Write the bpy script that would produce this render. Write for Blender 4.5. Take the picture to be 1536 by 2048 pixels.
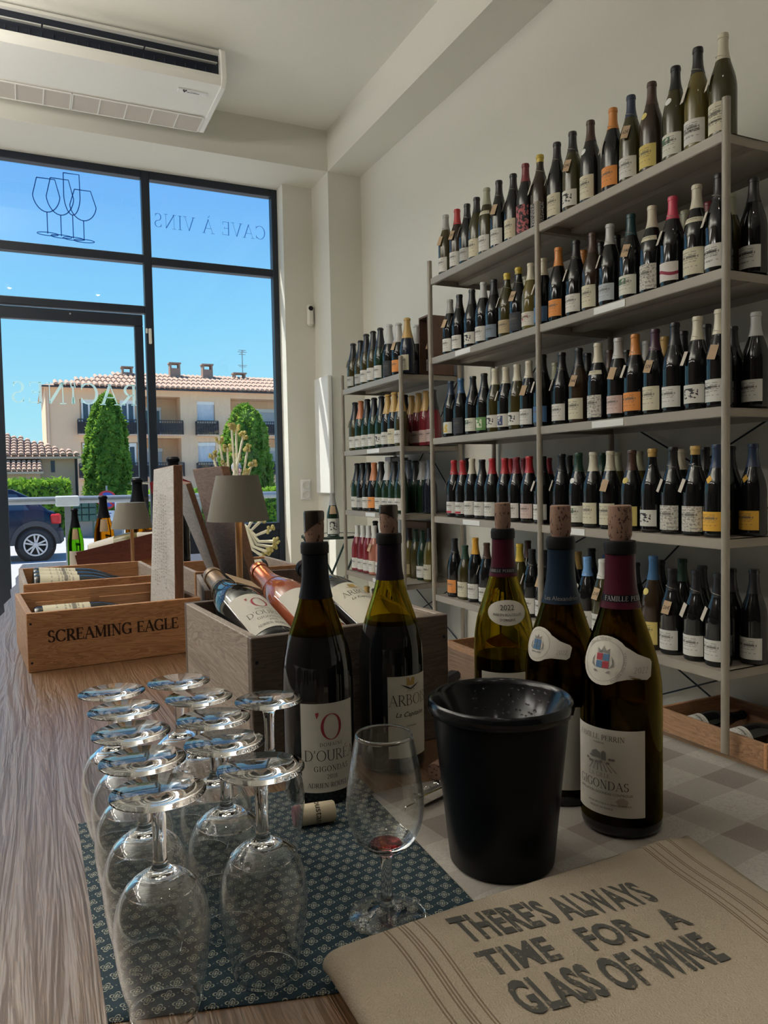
import bpy, math, random
from mathutils import Vector, Matrix, Euler
random.seed(7)
C = bpy.context.scene.collection
for o in list(bpy.data.objects): bpy.data.objects.remove(o)
T = 0.76            # height of the counter top above the shop floor; heights below are given from the counter top
PI = math.pi
R = math.radians

# ---------------------------------------------------------------- camera
cam_d = bpy.data.cameras.new('camera'); cam = bpy.data.objects.new('camera', cam_d); C.objects.link(cam)
cam_d.sensor_fit = 'VERTICAL'; cam_d.sensor_height = 36.0; cam_d.lens = 36.0*1515.85/2048
cam_d.clip_start = 0.02; cam_d.clip_end = 500
_y, _p, _r = 0.44007, -0.046184, -0.019018
fw = Vector((math.sin(_y)*math.cos(_p), math.cos(_y)*math.cos(_p), math.sin(_p)))
rt = Vector((math.cos(_y), -math.sin(_y), 0)); up = rt.cross(fw)
rt, up = rt*math.cos(_r)+up*math.sin(_r), up*math.cos(_r)-rt*math.sin(_r)
cam.matrix_world = Matrix(((rt.x, up.x, -fw.x, 0), (rt.y, up.y, -fw.y, 0), (rt.z, up.z, -fw.z, 0.37+T), (0, 0, 0, 1)))
bpy.context.scene.camera = cam

# ---------------------------------------------------------------- sky, sun, lamps, exposure
sc = bpy.context.scene
sc.view_settings.view_transform = 'Standard'; sc.view_settings.look = 'None'
sc.view_settings.gamma = 1.0; sc.view_settings.use_curve_mapping = False
sc.view_settings.exposure = 0.14
sc.render.engine = 'CYCLES'
sc.cycles.use_denoising = True
sc.cycles.max_bounces = 14; sc.cycles.transmission_bounces = 12; sc.cycles.transparent_max_bounces = 16
sc.cycles.diffuse_bounces = 4; sc.cycles.glossy_bounces = 5
sc.cycles.sample_clamp_indirect = 6.0
W = bpy.data.worlds.new('sky'); sc.world = W; W.use_nodes = True
wn = W.node_tree; wn.nodes.clear()
wo = wn.nodes.new('ShaderNodeOutputWorld'); wb = wn.nodes.new('ShaderNodeBackground')
tc = wn.nodes.new('ShaderNodeTexCoord'); sp = wn.nodes.new('ShaderNodeSeparateXYZ'); cr = wn.nodes.new('ShaderNodeValToRGB')
wn.links.new(tc.outputs['Generated'], sp.inputs[0]); wn.links.new(sp.outputs[2], cr.inputs[0])
els = cr.color_ramp.elements
els[0].position = 0.0; els[0].color = (0.55, 0.84, 0.93, 1)
els[1].position = 1.0; els[1].color = (0.05, 0.19, 0.66, 1)
for pos, col in ((0.07, (0.40, 0.80, 0.96, 1)), (0.20, (0.25, 0.66, 0.99, 1)), (0.33, (0.165, 0.47, 0.95, 1)), (0.5, (0.08, 0.30, 0.80, 1))):
    e = els.new(pos); e.color = col
wb.inputs[1].default_value = SKY_STRENGTH = 1.0
wn.links.new(cr.outputs[0], wb.inputs[0]); wn.links.new(wb.outputs[0], wo.inputs[0])
sd = bpy.data.lights.new('sun', 'SUN'); sun = bpy.data.objects.new('sun', sd); C.objects.link(sun)
sd.energy = 7.5; sd.angle = R(0.6); sd.color = (1.0, 0.95, 0.86)
sun.rotation_euler = Vector((-0.36, 0.33, 0.87)).to_track_quat('Z', 'Y').to_euler()
FILL_W = 10.0       # watts of each added fill lamp, downwards and upwards
FILL_UP = 50.0
SPOT_W = 0.3

# ---------------------------------------------------------------- mesh helpers
class MB:
    def __init__(s): s.v = []; s.f = []; s.m = []; s.uv = {}; s.mi = 0
    def add(s, vs, fs, uvs=None):
        b = len(s.v); s.v += [tuple(p) for p in vs]
        for i, f in enumerate(fs):
            if uvs: s.uv[len(s.f)] = uvs[i]
            s.f.append(tuple(b+k for k in f)); s.m.append(s.mi)
        return s
    def xf(s, M, start=0):
        s.v = s.v[:start]+[tuple(M @ Vector(p)) for p in s.v[start:]]; return s
    def box(s, c, d, M=None):
        x, y, z = d[0]/2, d[1]/2, d[2]/2
        vs = [Vector((c[0]+i*x, c[1]+j*y, c[2]+k*z)) for k in (-1, 1) for j in (-1, 1) for i in (-1, 1)]
        if M is not None: vs = [M @ v for v in vs]
        return s.add(vs, [(0, 2, 3, 1), (4, 5, 7, 6), (0, 1, 5, 4), (1, 3, 7, 5), (3, 2, 6, 7), (2, 0, 4, 6)])
    def bb(s, x0, x1, y0, y1, z0, z1): return s.box(((x0+x1)/2, (y0+y1)/2, (z0+z1)/2), (abs(x1-x0), abs(y1-y0), abs(z1-z0)))
    def lathe(s, prof, seg=32, c=(0, 0, 0), closed=False):
        n = len(prof); vs = []
        for i in range(seg):
            a = 2*PI*i/seg; ca, sa = math.cos(a), math.sin(a)
            vs += [(c[0]+r*ca, c[1]+r*sa, c[2]+z) for r, z in prof]
        fs = []
        for i in range(seg):
            j = (i+1) % seg
            for k in range(n if closed else n-1):
                k2 = (k+1) % n
                q = (i*n+k, j*n+k, j*n+k2, i*n+k2)
                if prof[k][0] == 0 and prof[k2][0] == 0: continue
                if prof[k][0] == 0: q = (i*n+k, j*n+k2, i*n+k2)
                elif prof[k2][0] == 0: q = (i*n+k, j*n+k, i*n+k2)
                fs.append(q)
        return s.add(vs, fs)
    def cyl(s, p, q, r, seg=12, r2=None, cap=True):
        p, q = Vector(p), Vector(q); d = (q-p); L = d.length; d.normalize()
        M = Matrix.Translation(p) @ d.to_track_quat('Z', 'Y').to_matrix().to_4x4()
        st = len(s.v); r2 = r if r2 is None else r2
        pr = ([(0, 0)] if cap else [])+[(r, 0), (r2, L)]+([(0, L)] if cap else [])
        s.lathe(pr, seg); return s.xf(M, st)
    def tube(s, pts, r, seg=8, rs=None):
        pts = [Vector(p) for p in pts]; n = len(pts); vs = []
        for i, p in enumerate(pts):
            d = (pts[min(i+1, n-1)]-pts[max(i-1, 0)]).normalized()
            a = d.orthogonal().normalized() if i == 0 else (a-d*a.dot(d)).normalized()
            b = d.cross(a); rr = rs[i] if rs else r
            vs += [p+(a*math.cos(2*PI*k/seg)+b*math.sin(2*PI*k/seg))*rr for k in range(seg)]
        fs = [(i*seg+k, i*seg+(k+1) % seg, (i+1)*seg+(k+1) % seg, (i+1)*seg+k) for i in range(n-1) for k in range(seg)]
        fs += [tuple(range(seg))[::-1], tuple((n-1)*seg+k for k in range(seg))]
        return s.add(vs, fs)
    def sphere(s, c, r, seg=10, ring=6, sc=(1, 1, 1)):
        st = len(s.v)
        s.lathe([(r*math.sin(PI*k/ring) if 0 < k < ring else 0, -r*math.cos(PI*k/ring)) for k in range(ring+1)], seg)
        s.v = s.v[:st]+[(c[0]+p[0]*sc[0], c[1]+p[1]*sc[1], c[2]+p[2]*sc[2]) for p in s.v[st:]]
        return s
    def mesh(s, name, mat, smooth=False):
        me = bpy.data.meshes.new(name); me.from_pydata(s.v, [], s.f)
        for m in (mat if isinstance(mat, (list, tuple)) else [mat]): me.materials.append(m)
        if any(s.m): me.polygons.foreach_set('material_index', s.m)
        if s.uv:
            l = me.uv_layers.new(name='UVMap')
            for i, u in s.uv.items():
                for k, li in enumerate(me.polygons[i].loop_indices): l.data[li].uv = u[k]
        if smooth:
            me.polygons.foreach_set('use_smooth', [True]*len(me.polygons))
            try: me.set_sharp_from_angle(angle=R(smooth if smooth is not True else 38))
            except Exception: pass
        me.update(); return me

def link(name, data, parent=None, loc=None, rot=None, scale=None):
    o = bpy.data.objects.new(name, data); C.objects.link(o)
    if parent is not None: o.parent = parent
    l = Vector(loc or (0, 0, 0))
    if parent is None: l.z += T
    o.location = l
    if rot is not None: o.rotation_euler = rot
    if scale is not None: o.scale = scale
    return o
def obj(name, mb, mat, parent=None, loc=None, rot=None, smooth=False, bevel=0):
    o = link(name, mb.mesh(name, mat, smooth), parent, loc, rot)
    if bevel:
        b = o.modifiers.new('bevel', 'BEVEL'); b.width = bevel; b.segments = 1; b.limit_method = 'ANGLE'
    return o
def tag(o, label=None, cat=None, group=None, kind=None):
    if label:
        assert 4 <= len(label.split()) <= 16, label
        o['label'] = label
    if cat: o['category'] = cat
    if group: o['group'] = group
    if kind: o['kind'] = kind
    return o
def thing(name, label, cat, loc=(0, 0, 0), rot=None, group=None):
    return tag(link(name, None, None, loc, rot), label, cat, group)
def struct(name, mb=None, mat=None, **k):
    o = obj(name, mb, mat, **k) if mb else link(name, None)
    o['kind'] = 'structure'; return o

# ---------------------------------------------------------------- material helpers
class NT:
    def __init__(s, name):
        s.mat = bpy.data.materials.new(name); s.mat.use_nodes = True; s.t = s.mat.node_tree; s.t.nodes.clear()
        s.out = s.t.nodes.new('ShaderNodeOutputMaterial')
    def n(s, typ, ins=None, **props):
        nd = s.t.nodes.new(typ)
        for k, v in props.items(): setattr(nd, k, v)
        for k, v in (ins or {}).items(): s.set(nd.inputs[k], v)
        return nd
    def set(s, sock, v):
        if isinstance(v, X): s.t.links.new(v.s, sock)
        elif isinstance(v, bpy.types.NodeSocket): s.t.links.new(v, sock)
        else:
            if isinstance(v, (tuple, list)) and len(v) == 3 and sock.type == 'RGBA': v = (*v, 1)
            sock.default_value = v
    def math(s, op, *a):
        nd = s.t.nodes.new('ShaderNodeMath'); nd.operation = op
        for i, v in enumerate(a): s.set(nd.inputs[i], v)
        return X(s, nd.outputs[0])
    def coord(s, which='Object', scale=(1, 1, 1), rot=(0, 0, 0), loc=(0, 0, 0)):
        c = s.n('ShaderNodeTexCoord'); m = s.n('ShaderNodeMapping', {0: c.outputs[which], 1: loc, 2: rot, 3: scale}); return m.outputs[0]
    def xyz(s, v):
        nd = s.n('ShaderNodeSeparateXYZ', {0: v}); return [X(s, nd.outputs[i]) for i in range(3)]
    def vec(s, x=0, y=0, z=0):
        nd = s.n('ShaderNodeCombineXYZ', {0: x, 1: y, 2: z}); return nd.outputs[0]
    def noise(s, v, scale=5, detail=3, rough=.5, dist=0):
        return X(s, s.n('ShaderNodeTexNoise', {'Vector': v, 'Scale': scale, 'Detail': detail, 'Roughness': rough, 'Distortion': dist}).outputs[0])
    def white(s, v): return X(s, s.n('ShaderNodeTexWhiteNoise', {'Vector': v}).outputs[0])
    def ramp(s, f, pts):
        nd = s.n('ShaderNodeValToRGB', {0: f}); e = nd.color_ramp.elements
        while len(e) > 1: e.remove(e[-1])
        e[0].position = pts[0][0]; e[0].color = (*pts[0][1], 1)
        for p, c in pts[1:]: q = e.new(p); q.color = (*c, 1)
        return nd.outputs[0]
    def mix(s, f, a, b):
        nd = s.n('ShaderNodeMix', data_type='RGBA'); s.set(nd.inputs[0], f); s.set(nd.inputs[6], a); s.set(nd.inputs[7], b); return nd.outputs[2]
    def bump(s, h, strength=.3, dist=.001):
        return s.n('ShaderNodeBump', {'Height': h, 'Strength': strength, 'Distance': dist}).outputs[0]
    def pbr(s, color, rough=.5, metal=0, normal=None, **k):
        ins = {'Base Color': color, 'Roughness': rough, 'Metallic': metal}
        if normal is not None: ins['Normal'] = normal
        ins.update({a.replace('_', ' '): b for a, b in k.items()})
        p = s.n('ShaderNodeBsdfPrincipled', ins); s.t.links.new(p.outputs[0], s.out.inputs[0]); return s.mat
class X:
    def __init__(s, n, sock): s.n = n; s.s = sock
    def __add__(s, o): return s.n.math('ADD', s, o)
    __radd__ = __add__
    def __sub__(s, o): return s.n.math('SUBTRACT', s, o)
    def __rsub__(s, o): return s.n.math('SUBTRACT', o, s)
    def __mul__(s, o): return s.n.math('MULTIPLY', s, o)
    __rmul__ = __mul__
    def __truediv__(s, o): return s.n.math('DIVIDE', s, o)
    def lt(s, o): return s.n.math('LESS_THAN', s, o)
    def gt(s, o): return s.n.math('GREATER_THAN', s, o)
    def f(s, op, *a): return s.n.math(op, s, *a)
    def abs(s): return s.n.math('ABSOLUTE', s)
    def max(s, o): return s.n.math('MAXIMUM', s, o)
    def min(s, o): return s.n.math('MINIMUM', s, o)
    def near(s, c, w): return (s-c).abs().lt(w)

def flat(name, col, rough=.5, metal=0, var=.06, scale=30, bump=0, **k):
    n = NT(name); v = n.coord('Object'); ns = n.noise(v, scale, 4)
    c = n.mix(ns, tuple(max(0, x*(1-var)) for x in col), tuple(min(1, x*(1+var)) for x in col))
    nb = n.bump(ns, bump, .002) if bump else None
    return n.pbr(c, rough, metal, nb, **k)
def wood(name, dark, light, axis=0, scale=1.0, rough=.6, bump=.25, knots=True):
    n = NT(name); sc_ = [14*scale]*3; sc_[axis] = 1.6*scale
    v = n.coord('Object', tuple(sc_)); a = n.noise(v, 1.6, 4, .55, 1.2)
    sf = [120*scale]*3; sf[axis] = 5*scale
    fine = n.noise(n.coord('Object', tuple(sf)), 1.0, 3)
    ring = (a*14.0).f('FRACT'); g = ring*.45+fine*.35+a*.3
    c = n.ramp(g, [(.2, dark), (.75, light)])
    if knots:
        kn = n.n('ShaderNodeTexVoronoi', {'Vector': n.coord('Object'), 'Scale': 7.0}).outputs['Distance']
        c = n.mix(X(n, kn).lt(.055)*.7, c, tuple(x*.35 for x in dark))
    return n.pbr(c, rough, 0, n.bump(g, bump, .0008))
def glassy(name, col, rough=0.0, ior=1.5):
    n = NT(name); p = n.n('ShaderNodeBsdfGlass', {'Color': col, 'Roughness': rough, 'IOR': ior}); n.t.links.new(p.outputs[0], n.out.inputs[0]); return n.mat
def pane_mat(name, tint=(1, 1, 1), gloss=1.0):
    n = NT(name); tr = n.n('ShaderNodeBsdfTransparent', {0: tint}); gl = n.n('ShaderNodeBsdfGlossy', {'Roughness': 0.0, 'Color': (1, 1, 1)})
    fc = X(n, n.n('ShaderNodeLayerWeight', {'Blend': .5}).outputs[1]); fr = (fc.f('POWER', 5.0)*.96+.04)*gloss   # Schlick, the same from either side
    m = n.n('ShaderNodeMixShader', {0: fr, 1: tr.outputs[0], 2: gl.outputs[0]})
    n.t.links.new(m.outputs[0], n.out.inputs[0]); return n.mat
def bowl_mat(name):
    n = NT(name); tr = n.n('ShaderNodeBsdfTransparent', {0: (.975, .985, .985)}); gl = n.n('ShaderNodeBsdfGlossy', {'Roughness': 0.0, 'Color': (1, 1, 1)})
    fc = X(n, n.n('ShaderNodeLayerWeight', {'Blend': .5}).outputs[1]); m = n.n('ShaderNodeMixShader', {0: fc.f('POWER', 3.2)*.93+.05, 1: tr.outputs[0], 2: gl.outputs[0]})
    n.t.links.new(m.outputs[0], n.out.inputs[0]); return n.mat
def emit(name, col, st):
    n = NT(name); e = n.n('ShaderNodeEmission', {0: col, 1: st}); n.t.links.new(e.outputs[0], n.out.inputs[0]); return n.mat

M = {}
M['wall'] = flat('wall_paint', (.74, .73, .66), .85, var=.02, scale=60, bump=.05)
M['ceiling'] = flat('ceiling_paint', (.77, .765, .70), .9, var=.02, scale=40)
M['floor'] = flat('floor_tile', (.60, .56, .49), .5, var=.1, scale=6)
M['anthracite'] = flat('anthracite_frame', (.007, .014, .027), .45)
M['pane'] = pane_mat('window_pane', (.97, .985, .98), 1.0)
M['shelf'] = flat('taupe_steel', (.31, .275, .23), .42, var=.03)
M['white_plastic'] = flat('white_plastic', (.78, .77, .72), .45, var=.02)
M['white'] = flat('white_paint', (.8, .8, .78), .5, var=.02)
M['black'] = flat('matt_black', (.007, .007, .008), .5, Specular_IOR_Level=.2)
M['steel'] = flat('brushed_steel', (.55, .55, .55), .3, 1)
M['chrome'] = flat('chrome', (.8, .8, .8), .08, 1)
M['ink'] = flat('black_ink', (.02, .018, .016), .7)
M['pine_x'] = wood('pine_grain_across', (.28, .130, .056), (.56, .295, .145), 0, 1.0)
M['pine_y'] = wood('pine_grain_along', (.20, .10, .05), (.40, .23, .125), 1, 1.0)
M['grey_x'] = wood('greybrown_pine_shaded', (.085, .060, .048), (.17, .128, .10), 0, 1.0)  # crate front boards: their shade is put into this darker colour
M['grey_y'] = wood('greybrown_pine_lit', (.19, .15, .125), (.38, .315, .265), 1, 1.0)  # crate side boards: light from the left is put into this paler colour
M['lid_z'] = wood('window_lit_pine', (.40, .37, .35), (.66, .63, .60), 1, 1.4)  # lid face paled, the window light on it is part of the colour
M['lid_dark'] = wood('brown_pine', (.085, .052, .042), (.19, .125, .10), 1, 1.2)
M['end_grain'] = wood('end_grain', (.10, .045, .025), (.24, .115, .065), 2, 2.0, .7)
M['lid_grey'] = wood('window_lit_grey_pine', (.16, .15, .145), (.30, .285, .275), 1, 1.3)  # slanted lid face, its grey carries the window light
M['mahogany'] = wood('mahogany', (.055, .012, .008), (.12, .03, .018), 0, 1.0, .45)
# ---------------------------------------------------------------- lettering: flat meshes laid onto a surface by a map (u, v) -> point
_fc = {}
def sans(s, size=1.0, bold=0.0, sx=1.0, shear=0.0, spacing=1.0):
    key = (s, size, bold, sx, shear, spacing)
    if key not in _fc:
        cu = bpy.data.curves.new('lettering', 'FONT'); cu.body = s; cu.size = size; cu.offset = bold; cu.shear = shear
        cu.space_character = spacing; cu.resolution_u = 3; cu.align_x = 'CENTER'
        o = bpy.data.objects.new('lettering', cu); me = bpy.data.meshes.new_from_object(o)
        vs = [(v.co.x*sx, v.co.y) for v in me.vertices]; fs = [tuple(p.vertices) for p in me.polygons]
        bpy.data.objects.remove(o); bpy.data.curves.remove(cu); bpy.data.meshes.remove(me)
        _fc[key] = (vs, fs)
    return _fc[key]
def _arc(cx, cy, rx, ry, a0, a1):
    n = max(4, int(abs(a1-a0)/15))
    return [(cx+rx*math.cos(R(a0+(a1-a0)*i/n)), cy+ry*math.sin(R(a0+(a1-a0)*i/n))) for i in range(n+1)]
# serif capitals: advance, strokes (points, width or None for thick upright / thin level), foot serifs
_TK, _TN = .13, .05
def _G():
    g = {}
    def d(ch, adv, strokes, ser=''): g[ch] = (adv, strokes, [tuple(map(float, q.split(','))) for q in ser.split()])
    st = lambda x: ([(x, 0), (x, 1)], _TK)
    d('A', .78, [([(.05, 0), (.38, 1)], _TN), ([(.36, 1), (.72, 0)], _TK), ([(.16, .34), (.6, .34)], _TN)], '.05,0 .72,0')
    d('B', .68, [st(.13), ([(.13, .97), (.3, .97)]+_arc(.32, .745, .2, .225, 90, -90)+[(.13, .52)], None), ([(.3, .52)]+_arc(.35, .27, .24, .25, 90, -90)+[(.13, .02)], None)], '.13,0 .13,1')
    d('C', .82, [(_arc(.44, .5, .38, .49, 42, 318), None), ([(.74, .7), (.74, .98)], _TN), ([(.74, .3), (.74, .06)], _TN)])
    d('D', .84, [st(.13), ([(.13, .97), (.36, .97)]+_arc(.37, .5, .38, .47, 90, -90)+[(.13, .03)], None)], '.13,0 .13,1')
    e = [st(.13), ([(.1, .97), (.56, .97)], _TN), ([(.13, .52), (.45, .52)], _TN), ([(.1, .03), (.6, .03)], _TN), ([(.56, .98), (.56, .78)], _TN), ([(.6, .02), (.6, .24)], _TN), ([(.45, .43), (.45, .61)], _TN)]
    d('E', .66, e); d('\u00c9', .66, e+[([(.26, 1.1), (.44, 1.27)], .07)])
    d('F', .62, e[:3]+e[4:5]+e[6:], '.13,0')
    d('G', .84, [(_arc(.44, .5, .38, .49, 42, 300), None), ([(.74, .7), (.74, .98)], _TN), ([(.72, .02), (.72, .42)], _TK), ([(.56, .42), (.84, .42)], _TN)])
    d('H', .84, [st(.13), st(.7), ([(.13, .52), (.7, .52)], _TN)], '.13,0 .13,1 .7,0 .7,1')
    d('I', .32, [st(.16)], '.16,0 .16,1'); d('L', .6, [st(.13), e[3], e[5]], '.13,1')
    d('M', .98, [([(.13, 0), (.13, 1)], _TN), ([(.13, 1), (.48, .05)], _TK), ([(.48, .05), (.82, 1)], _TN), st(.84)], '.13,0 .1,1 .84,0 .86,1')
    d('N', .86, [([(.14, 0), (.14, 1)], _TN), ([(.12, 1), (.72, 0)], _TK), ([(.72, 0), (.72, 1)], _TN)], '.14,0 .1,1 .72,1')
    d('O', .9, [(_arc(.45, .5, .39, .49, 0, 360), None)])
    d('P', .62, [st(.13), ([(.13, .97), (.3, .97)]+_arc(.32, .72, .22, .25, 90, -90)+[(.13, .47)], None)], '.13,0 .13,1')
    d('R', .72, g['P'][1]+[([(.3, .48), (.68, 0)], _TK)], '.13,0 .13,1 .68,0')
    d('S', .58, [(_arc(.29, .735, .2, .245, 35, 255)+[(.33, .49)]+_arc(.28, .255, .23, .235, 75, -150), None), ([(.47, .76), (.47, .97)], _TN), ([(.07, .05), (.07, .27)], _TN)])
    d('T', .7, [st(.35), ([(.04, .97), (.66, .97)], _TN), ([(.04, .98), (.04, .78)], _TN), ([(.66, .98), (.66, .78)], _TN)], '.35,0')
    d('U', .82, [([(.14, 1), (.14, .35)]+_arc(.41, .33, .27, .33, 180, 360)+[(.68, 1)], None)], '.14,1 .68,1')
    d('V', .76, [([(.06, 1), (.4, 0)], _TK), ([(.4, 0), (.7, 1)], _TN)], '.06,1 .7,1')
    d('Y', .74, [([(.06, 1), (.37, .48)], _TK), ([(.37, .48), (.68, 1)], _TN), ([(.37, 0), (.37, .5)], _TK)], '.06,1 .68,1 .37,0')
    d("'", .22, [([(.12, 1.02), (.08, .74)], .1)]); d(' ', .36, [])
    d('0', .56, [(_arc(.27, .5, .22, .48, 0, 360), None)]); d('1', .4, [st(.2), ([(.2, .98), (.06, .86)], _TN)], '.2,0')
    d('2', .56, [(_arc(.26, .73, .2, .25, 165, -35)+[(.06, .03)], None), ([(.04, .03), (.5, .03)], .09)])
    d('8', .56, [(_arc(.27, .74, .18, .235, 0, 360), None), (_arc(.27, .255, .22, .245, 0, 360), None)])
    d('9', .56, [(_arc(.27, .7, .2, .27, 0, 360), None), ([(.47, .7)]+_arc(.2, .45, .27, .43, 20, -80), None)])
    d('\u00c0', .78, g['A'][1]+[([(.26, 1.27), (.4, 1.1)], .07)], '.05,0 .72,0')
    return g
_SER = _G()
def serif(s, size=1.0, weight=1.0, spacing=.06, sx=1.0, foot=True):
    vs, fs, x = [], [], 0.0
    for ch in s:
        adv, strokes, ser = _SER[ch]
        strokes = list(strokes)+([([(a-.14, b if b < .5 else b-.02), (a+.14, b if b < .5 else b-.02)], _TN) for a, b in ser] if foot else [])
        for pts, w in strokes:
            n = len(pts); b = len(vs)
            for i, (px, py) in enumerate(pts):
                dx = pts[min(i+1, n-1)][0]-pts[max(i-1, 0)][0]; dy = pts[min(i+1, n-1)][1]-pts[max(i-1, 0)][1]
                l = math.hypot(dx, dy) or 1; dx /= l; dy /= l
                ww = (w if w else _TN+(_TK-_TN)*abs(dy)**1.3)*weight/2
                vs += [(x+px-dy*ww, py+dx*ww), (x+px+dy*ww, py-dx*ww)]
            fs += [(b+2*i, b+2*i+1, b+2*i+3, b+2*i+2) for i in range(n-1)]
        x += adv+spacing
    x -= spacing
    return [((a-x/2)*size*sx, c*size) for a, c in vs], fs
def letter(parent, txt, mat, fn, u=0, v=0, name='lettering', rot=0):
    """lay one or several flat texts [(verts, faces, du, dv), ...] on a surface as one printed child"""
    b = MB(); c, s_ = math.cos(rot), math.sin(rot)
    for vs, fs, du, dv in txt:
        b.add([fn(u+(x+du)*c-(y+dv)*s_, v+(x+du)*s_+(y+dv)*c) for x, y in vs], fs)
    return obj(name, b, mat, parent)
def line_pr(*args): return [(t[0], t[1], du, dv) for t, du, dv in args]

# ---------------------------------------------------------------- the room
XW, Y1, YJ, YG, ZC, ZS, XP = 2.33, 5.25, 5.60, 5.77, 2.89, 2.60, 2.07
FZ = -T
struct('floor', MB().bb(-3.2, 2.6, -3.2, 5.95, FZ-.1, FZ), M['floor'])
struct('ceiling', MB().bb(-3.2, 2.6, -3.2, 5.95, ZC, ZC+.1), M['ceiling'])
struct('wall_right', MB().bb(XW, XW+.15, -3.2, Y1+.1, FZ, ZC), M['wall'])
M['bounce_cut'] = wood('bounce_cutting_panels', (.05, .034, .024), (.11, .075, .052), 2, .5)  # invented for the unseen walls, dark to cut bounce and reflections
struct('wall_left', MB().bb(-3.2, -3.0, -3.2, 5.95, FZ, ZC), M['bounce_cut'])
struct('wall_back', MB().bb(-3.0, XW, -3.2, -3.0, FZ, ZC), M['bounce_cut'])
b = MB().bb(-3.0, XP, Y1, 5.93, ZS, ZC).bb(1.835, XP, YJ, 5.93, FZ, ZS).bb(-3.0, -2.6, YJ, 5.93, FZ, ZS)
struct('wall_front', b, M['wall'])
struct('trim_1', MB().bb(XP, XW+.15, Y1, 5.93, FZ, ZC), M['wall'])           # corner pilaster
struct('trim_2', MB().bb(XP, XW, -3.0, Y1, ZS, ZC), M['wall'])               # boxed beam along the right wall
an = M['anthracite']
def bars(parent, name, *rects, y0=YG-.035, y1=YG+.035):
    for x0, x1, z0, z1 in rects:
        obj(name, MB().bb(x0, x1, y0, y1, z0, z1), an, parent, bevel=.004)
def pane(parent, x0, x1, z0, z1): return obj('pane', MB().bb(x0, x1, YG+.004, YG+.010, z0, z1), M['pane'], parent)
w1 = struct('window_1')   # tall right-hand light
bars(w1, 'frame', (1.79, 1.835, FZ, 2.61), (.825, .882, FZ, 2.61), (.882, 1.79, 2.545, 2.61), (.882, 1.79, 1.935, 1.992), (.882, 1.79, -.03, .03))
obj('kick_panel', MB().bb(.882, 1.79, YG-.02, YG+.02, FZ, -.03), an, w1)
pane(w1, .882, 1.79, .03, 1.935)
p2 = pane(w1, .882, 1.79, 1.992, 2.545)
w2 = struct('window_2')   # lights over the door
bars(w2, 'frame', (-.30, .825, 2.55, 2.61), (-.30, .825, 1.945, 2.004), (-.30, .825, 1.585, 1.637))
p1 = pane(w2, -.25, .825, 2.004, 2.55); pane(w2, -.25, .825, 1.637, 1.945)
w3 = struct('window_3')   # the shop front left of the door
bars(w3, 'frame', (-.30, -.24, FZ, 2.61), (-2.60, -2.54, FZ, 2.61), (-1.45, -1.39, FZ, 2.61), (-2.54, -.30, 2.55, 2.61), (-2.54, -.30, 1.945, 2.004), (-2.54, -.30, FZ, FZ+.08))
for a, c in ((-2.54, -1.45), (-1.39, -.30)):
    pane(w3, a, c, FZ+.08, 1.945); pane(w3, a, c, 2.004, 2.55)
d1 = struct('door_1')
bars(d1, 'leaf_rail', (-.22, .805, 1.492, 1.572), (-.22, .805, FZ+.01, FZ+.14), y0=YG-.03, y1=YG+.03)
bars(d1, 'leaf_stile', (-.22, -.115, FZ+.14, 1.492), (.748, .805, FZ+.14, 1.492), y0=YG-.03, y1=YG+.03)
pd = pane(d1, -.115, .748, FZ+.14, 1.492)
obj('stop_screw', MB().cyl((.32, YG-.034, 1.545), (.32, YG-.028, 1.545), .006), M['steel'], d1)
h = obj('handle', MB().cyl((.79, YG-.03, .36), (.79, YG-.085, .36), .011).cyl((.80, YG-.08, .36), (.68, YG-.08, .36), .010), M['chrome'], d1, smooth=True)
obj('lock', MB().cyl((.782, YG-.031, .245), (.782, YG-.046, .245), .014), M['chrome'], d1, smooth=True)
obj('alarm_contact', MB().bb(.842, .862, YG-.055, YG-.035, 1.365, 1.475), M['white_plastic'], w1, bevel=.004)
obj('alarm_magnet', MB().bb(.822, .836, YG-.05, YG-.035, 1.44, 1.475), M['white_plastic'], w1, bevel=.003)

# vinyl lettering on the glass, read from the street (so mirrored from inside)
n = NT('frosted_vinyl'); a_ = n.n('ShaderNodeBsdfTranslucent', {0: (.55, .72, .66)}); b_ = n.n('ShaderNodeBsdfTransparent', {0: (.62, .78, .76)})
n.t.links.new(n.n('ShaderNodeMixShader', {0: .32, 1: a_.outputs[0], 2: b_.outputs[0]}).outputs[0], n.out.inputs[0]); vin = n.mat
n = NT('blue_grey_vinyl'); a_ = n.n('ShaderNodeBsdfTranslucent', {0: (.10, .24, .46)}); b_ = n.n('ShaderNodeBsdfTransparent', {0: (.22, .36, .58)})
n.t.links.new(n.n('ShaderNodeMixShader', {0: .55, 1: a_.outputs[0], 2: b_.outputs[0]}).outputs[0], n.out.inputs[0]); vin2 = n.mat
yv = YG+.003
mirror = lambda x, z: (lambda u, v: (x-u, yv, z+v))
t = serif('RAC', .146, 1.0, .15); t2 = serif('NES', .146, 1.0, .13)
letter(pd, line_pr((t, -.240, 0), (t2, .215, 0)), vin, mirror(.318, .925))
letter(pd, [([(-.006, 0), (.006, 0), (.005, .122), (-.005, .122), (-.012, .118), (.012, .118), (-.012, .0), (.012, .0), (.009, .045), (-.009, .045)], [(0, 1, 2, 3), (6, 7, 8, 9)], 0, 0)]
       + [(*serif("'", .15, .5), .014, .0), (*serif("'", .15, .5), -.010, .0)], vin, mirror(.322, .925))
letter(p2, line_pr((serif('CAVE \u00c0 VINS', .102, .55, .14, .97), 0, 0)), vin2, mirror(1.330, 2.222))
def stroke_glass(pts, r=.0032):
    return MB().tube([(x, yv, z) for x, z in pts], r, 5)
gb = MB()
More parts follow.
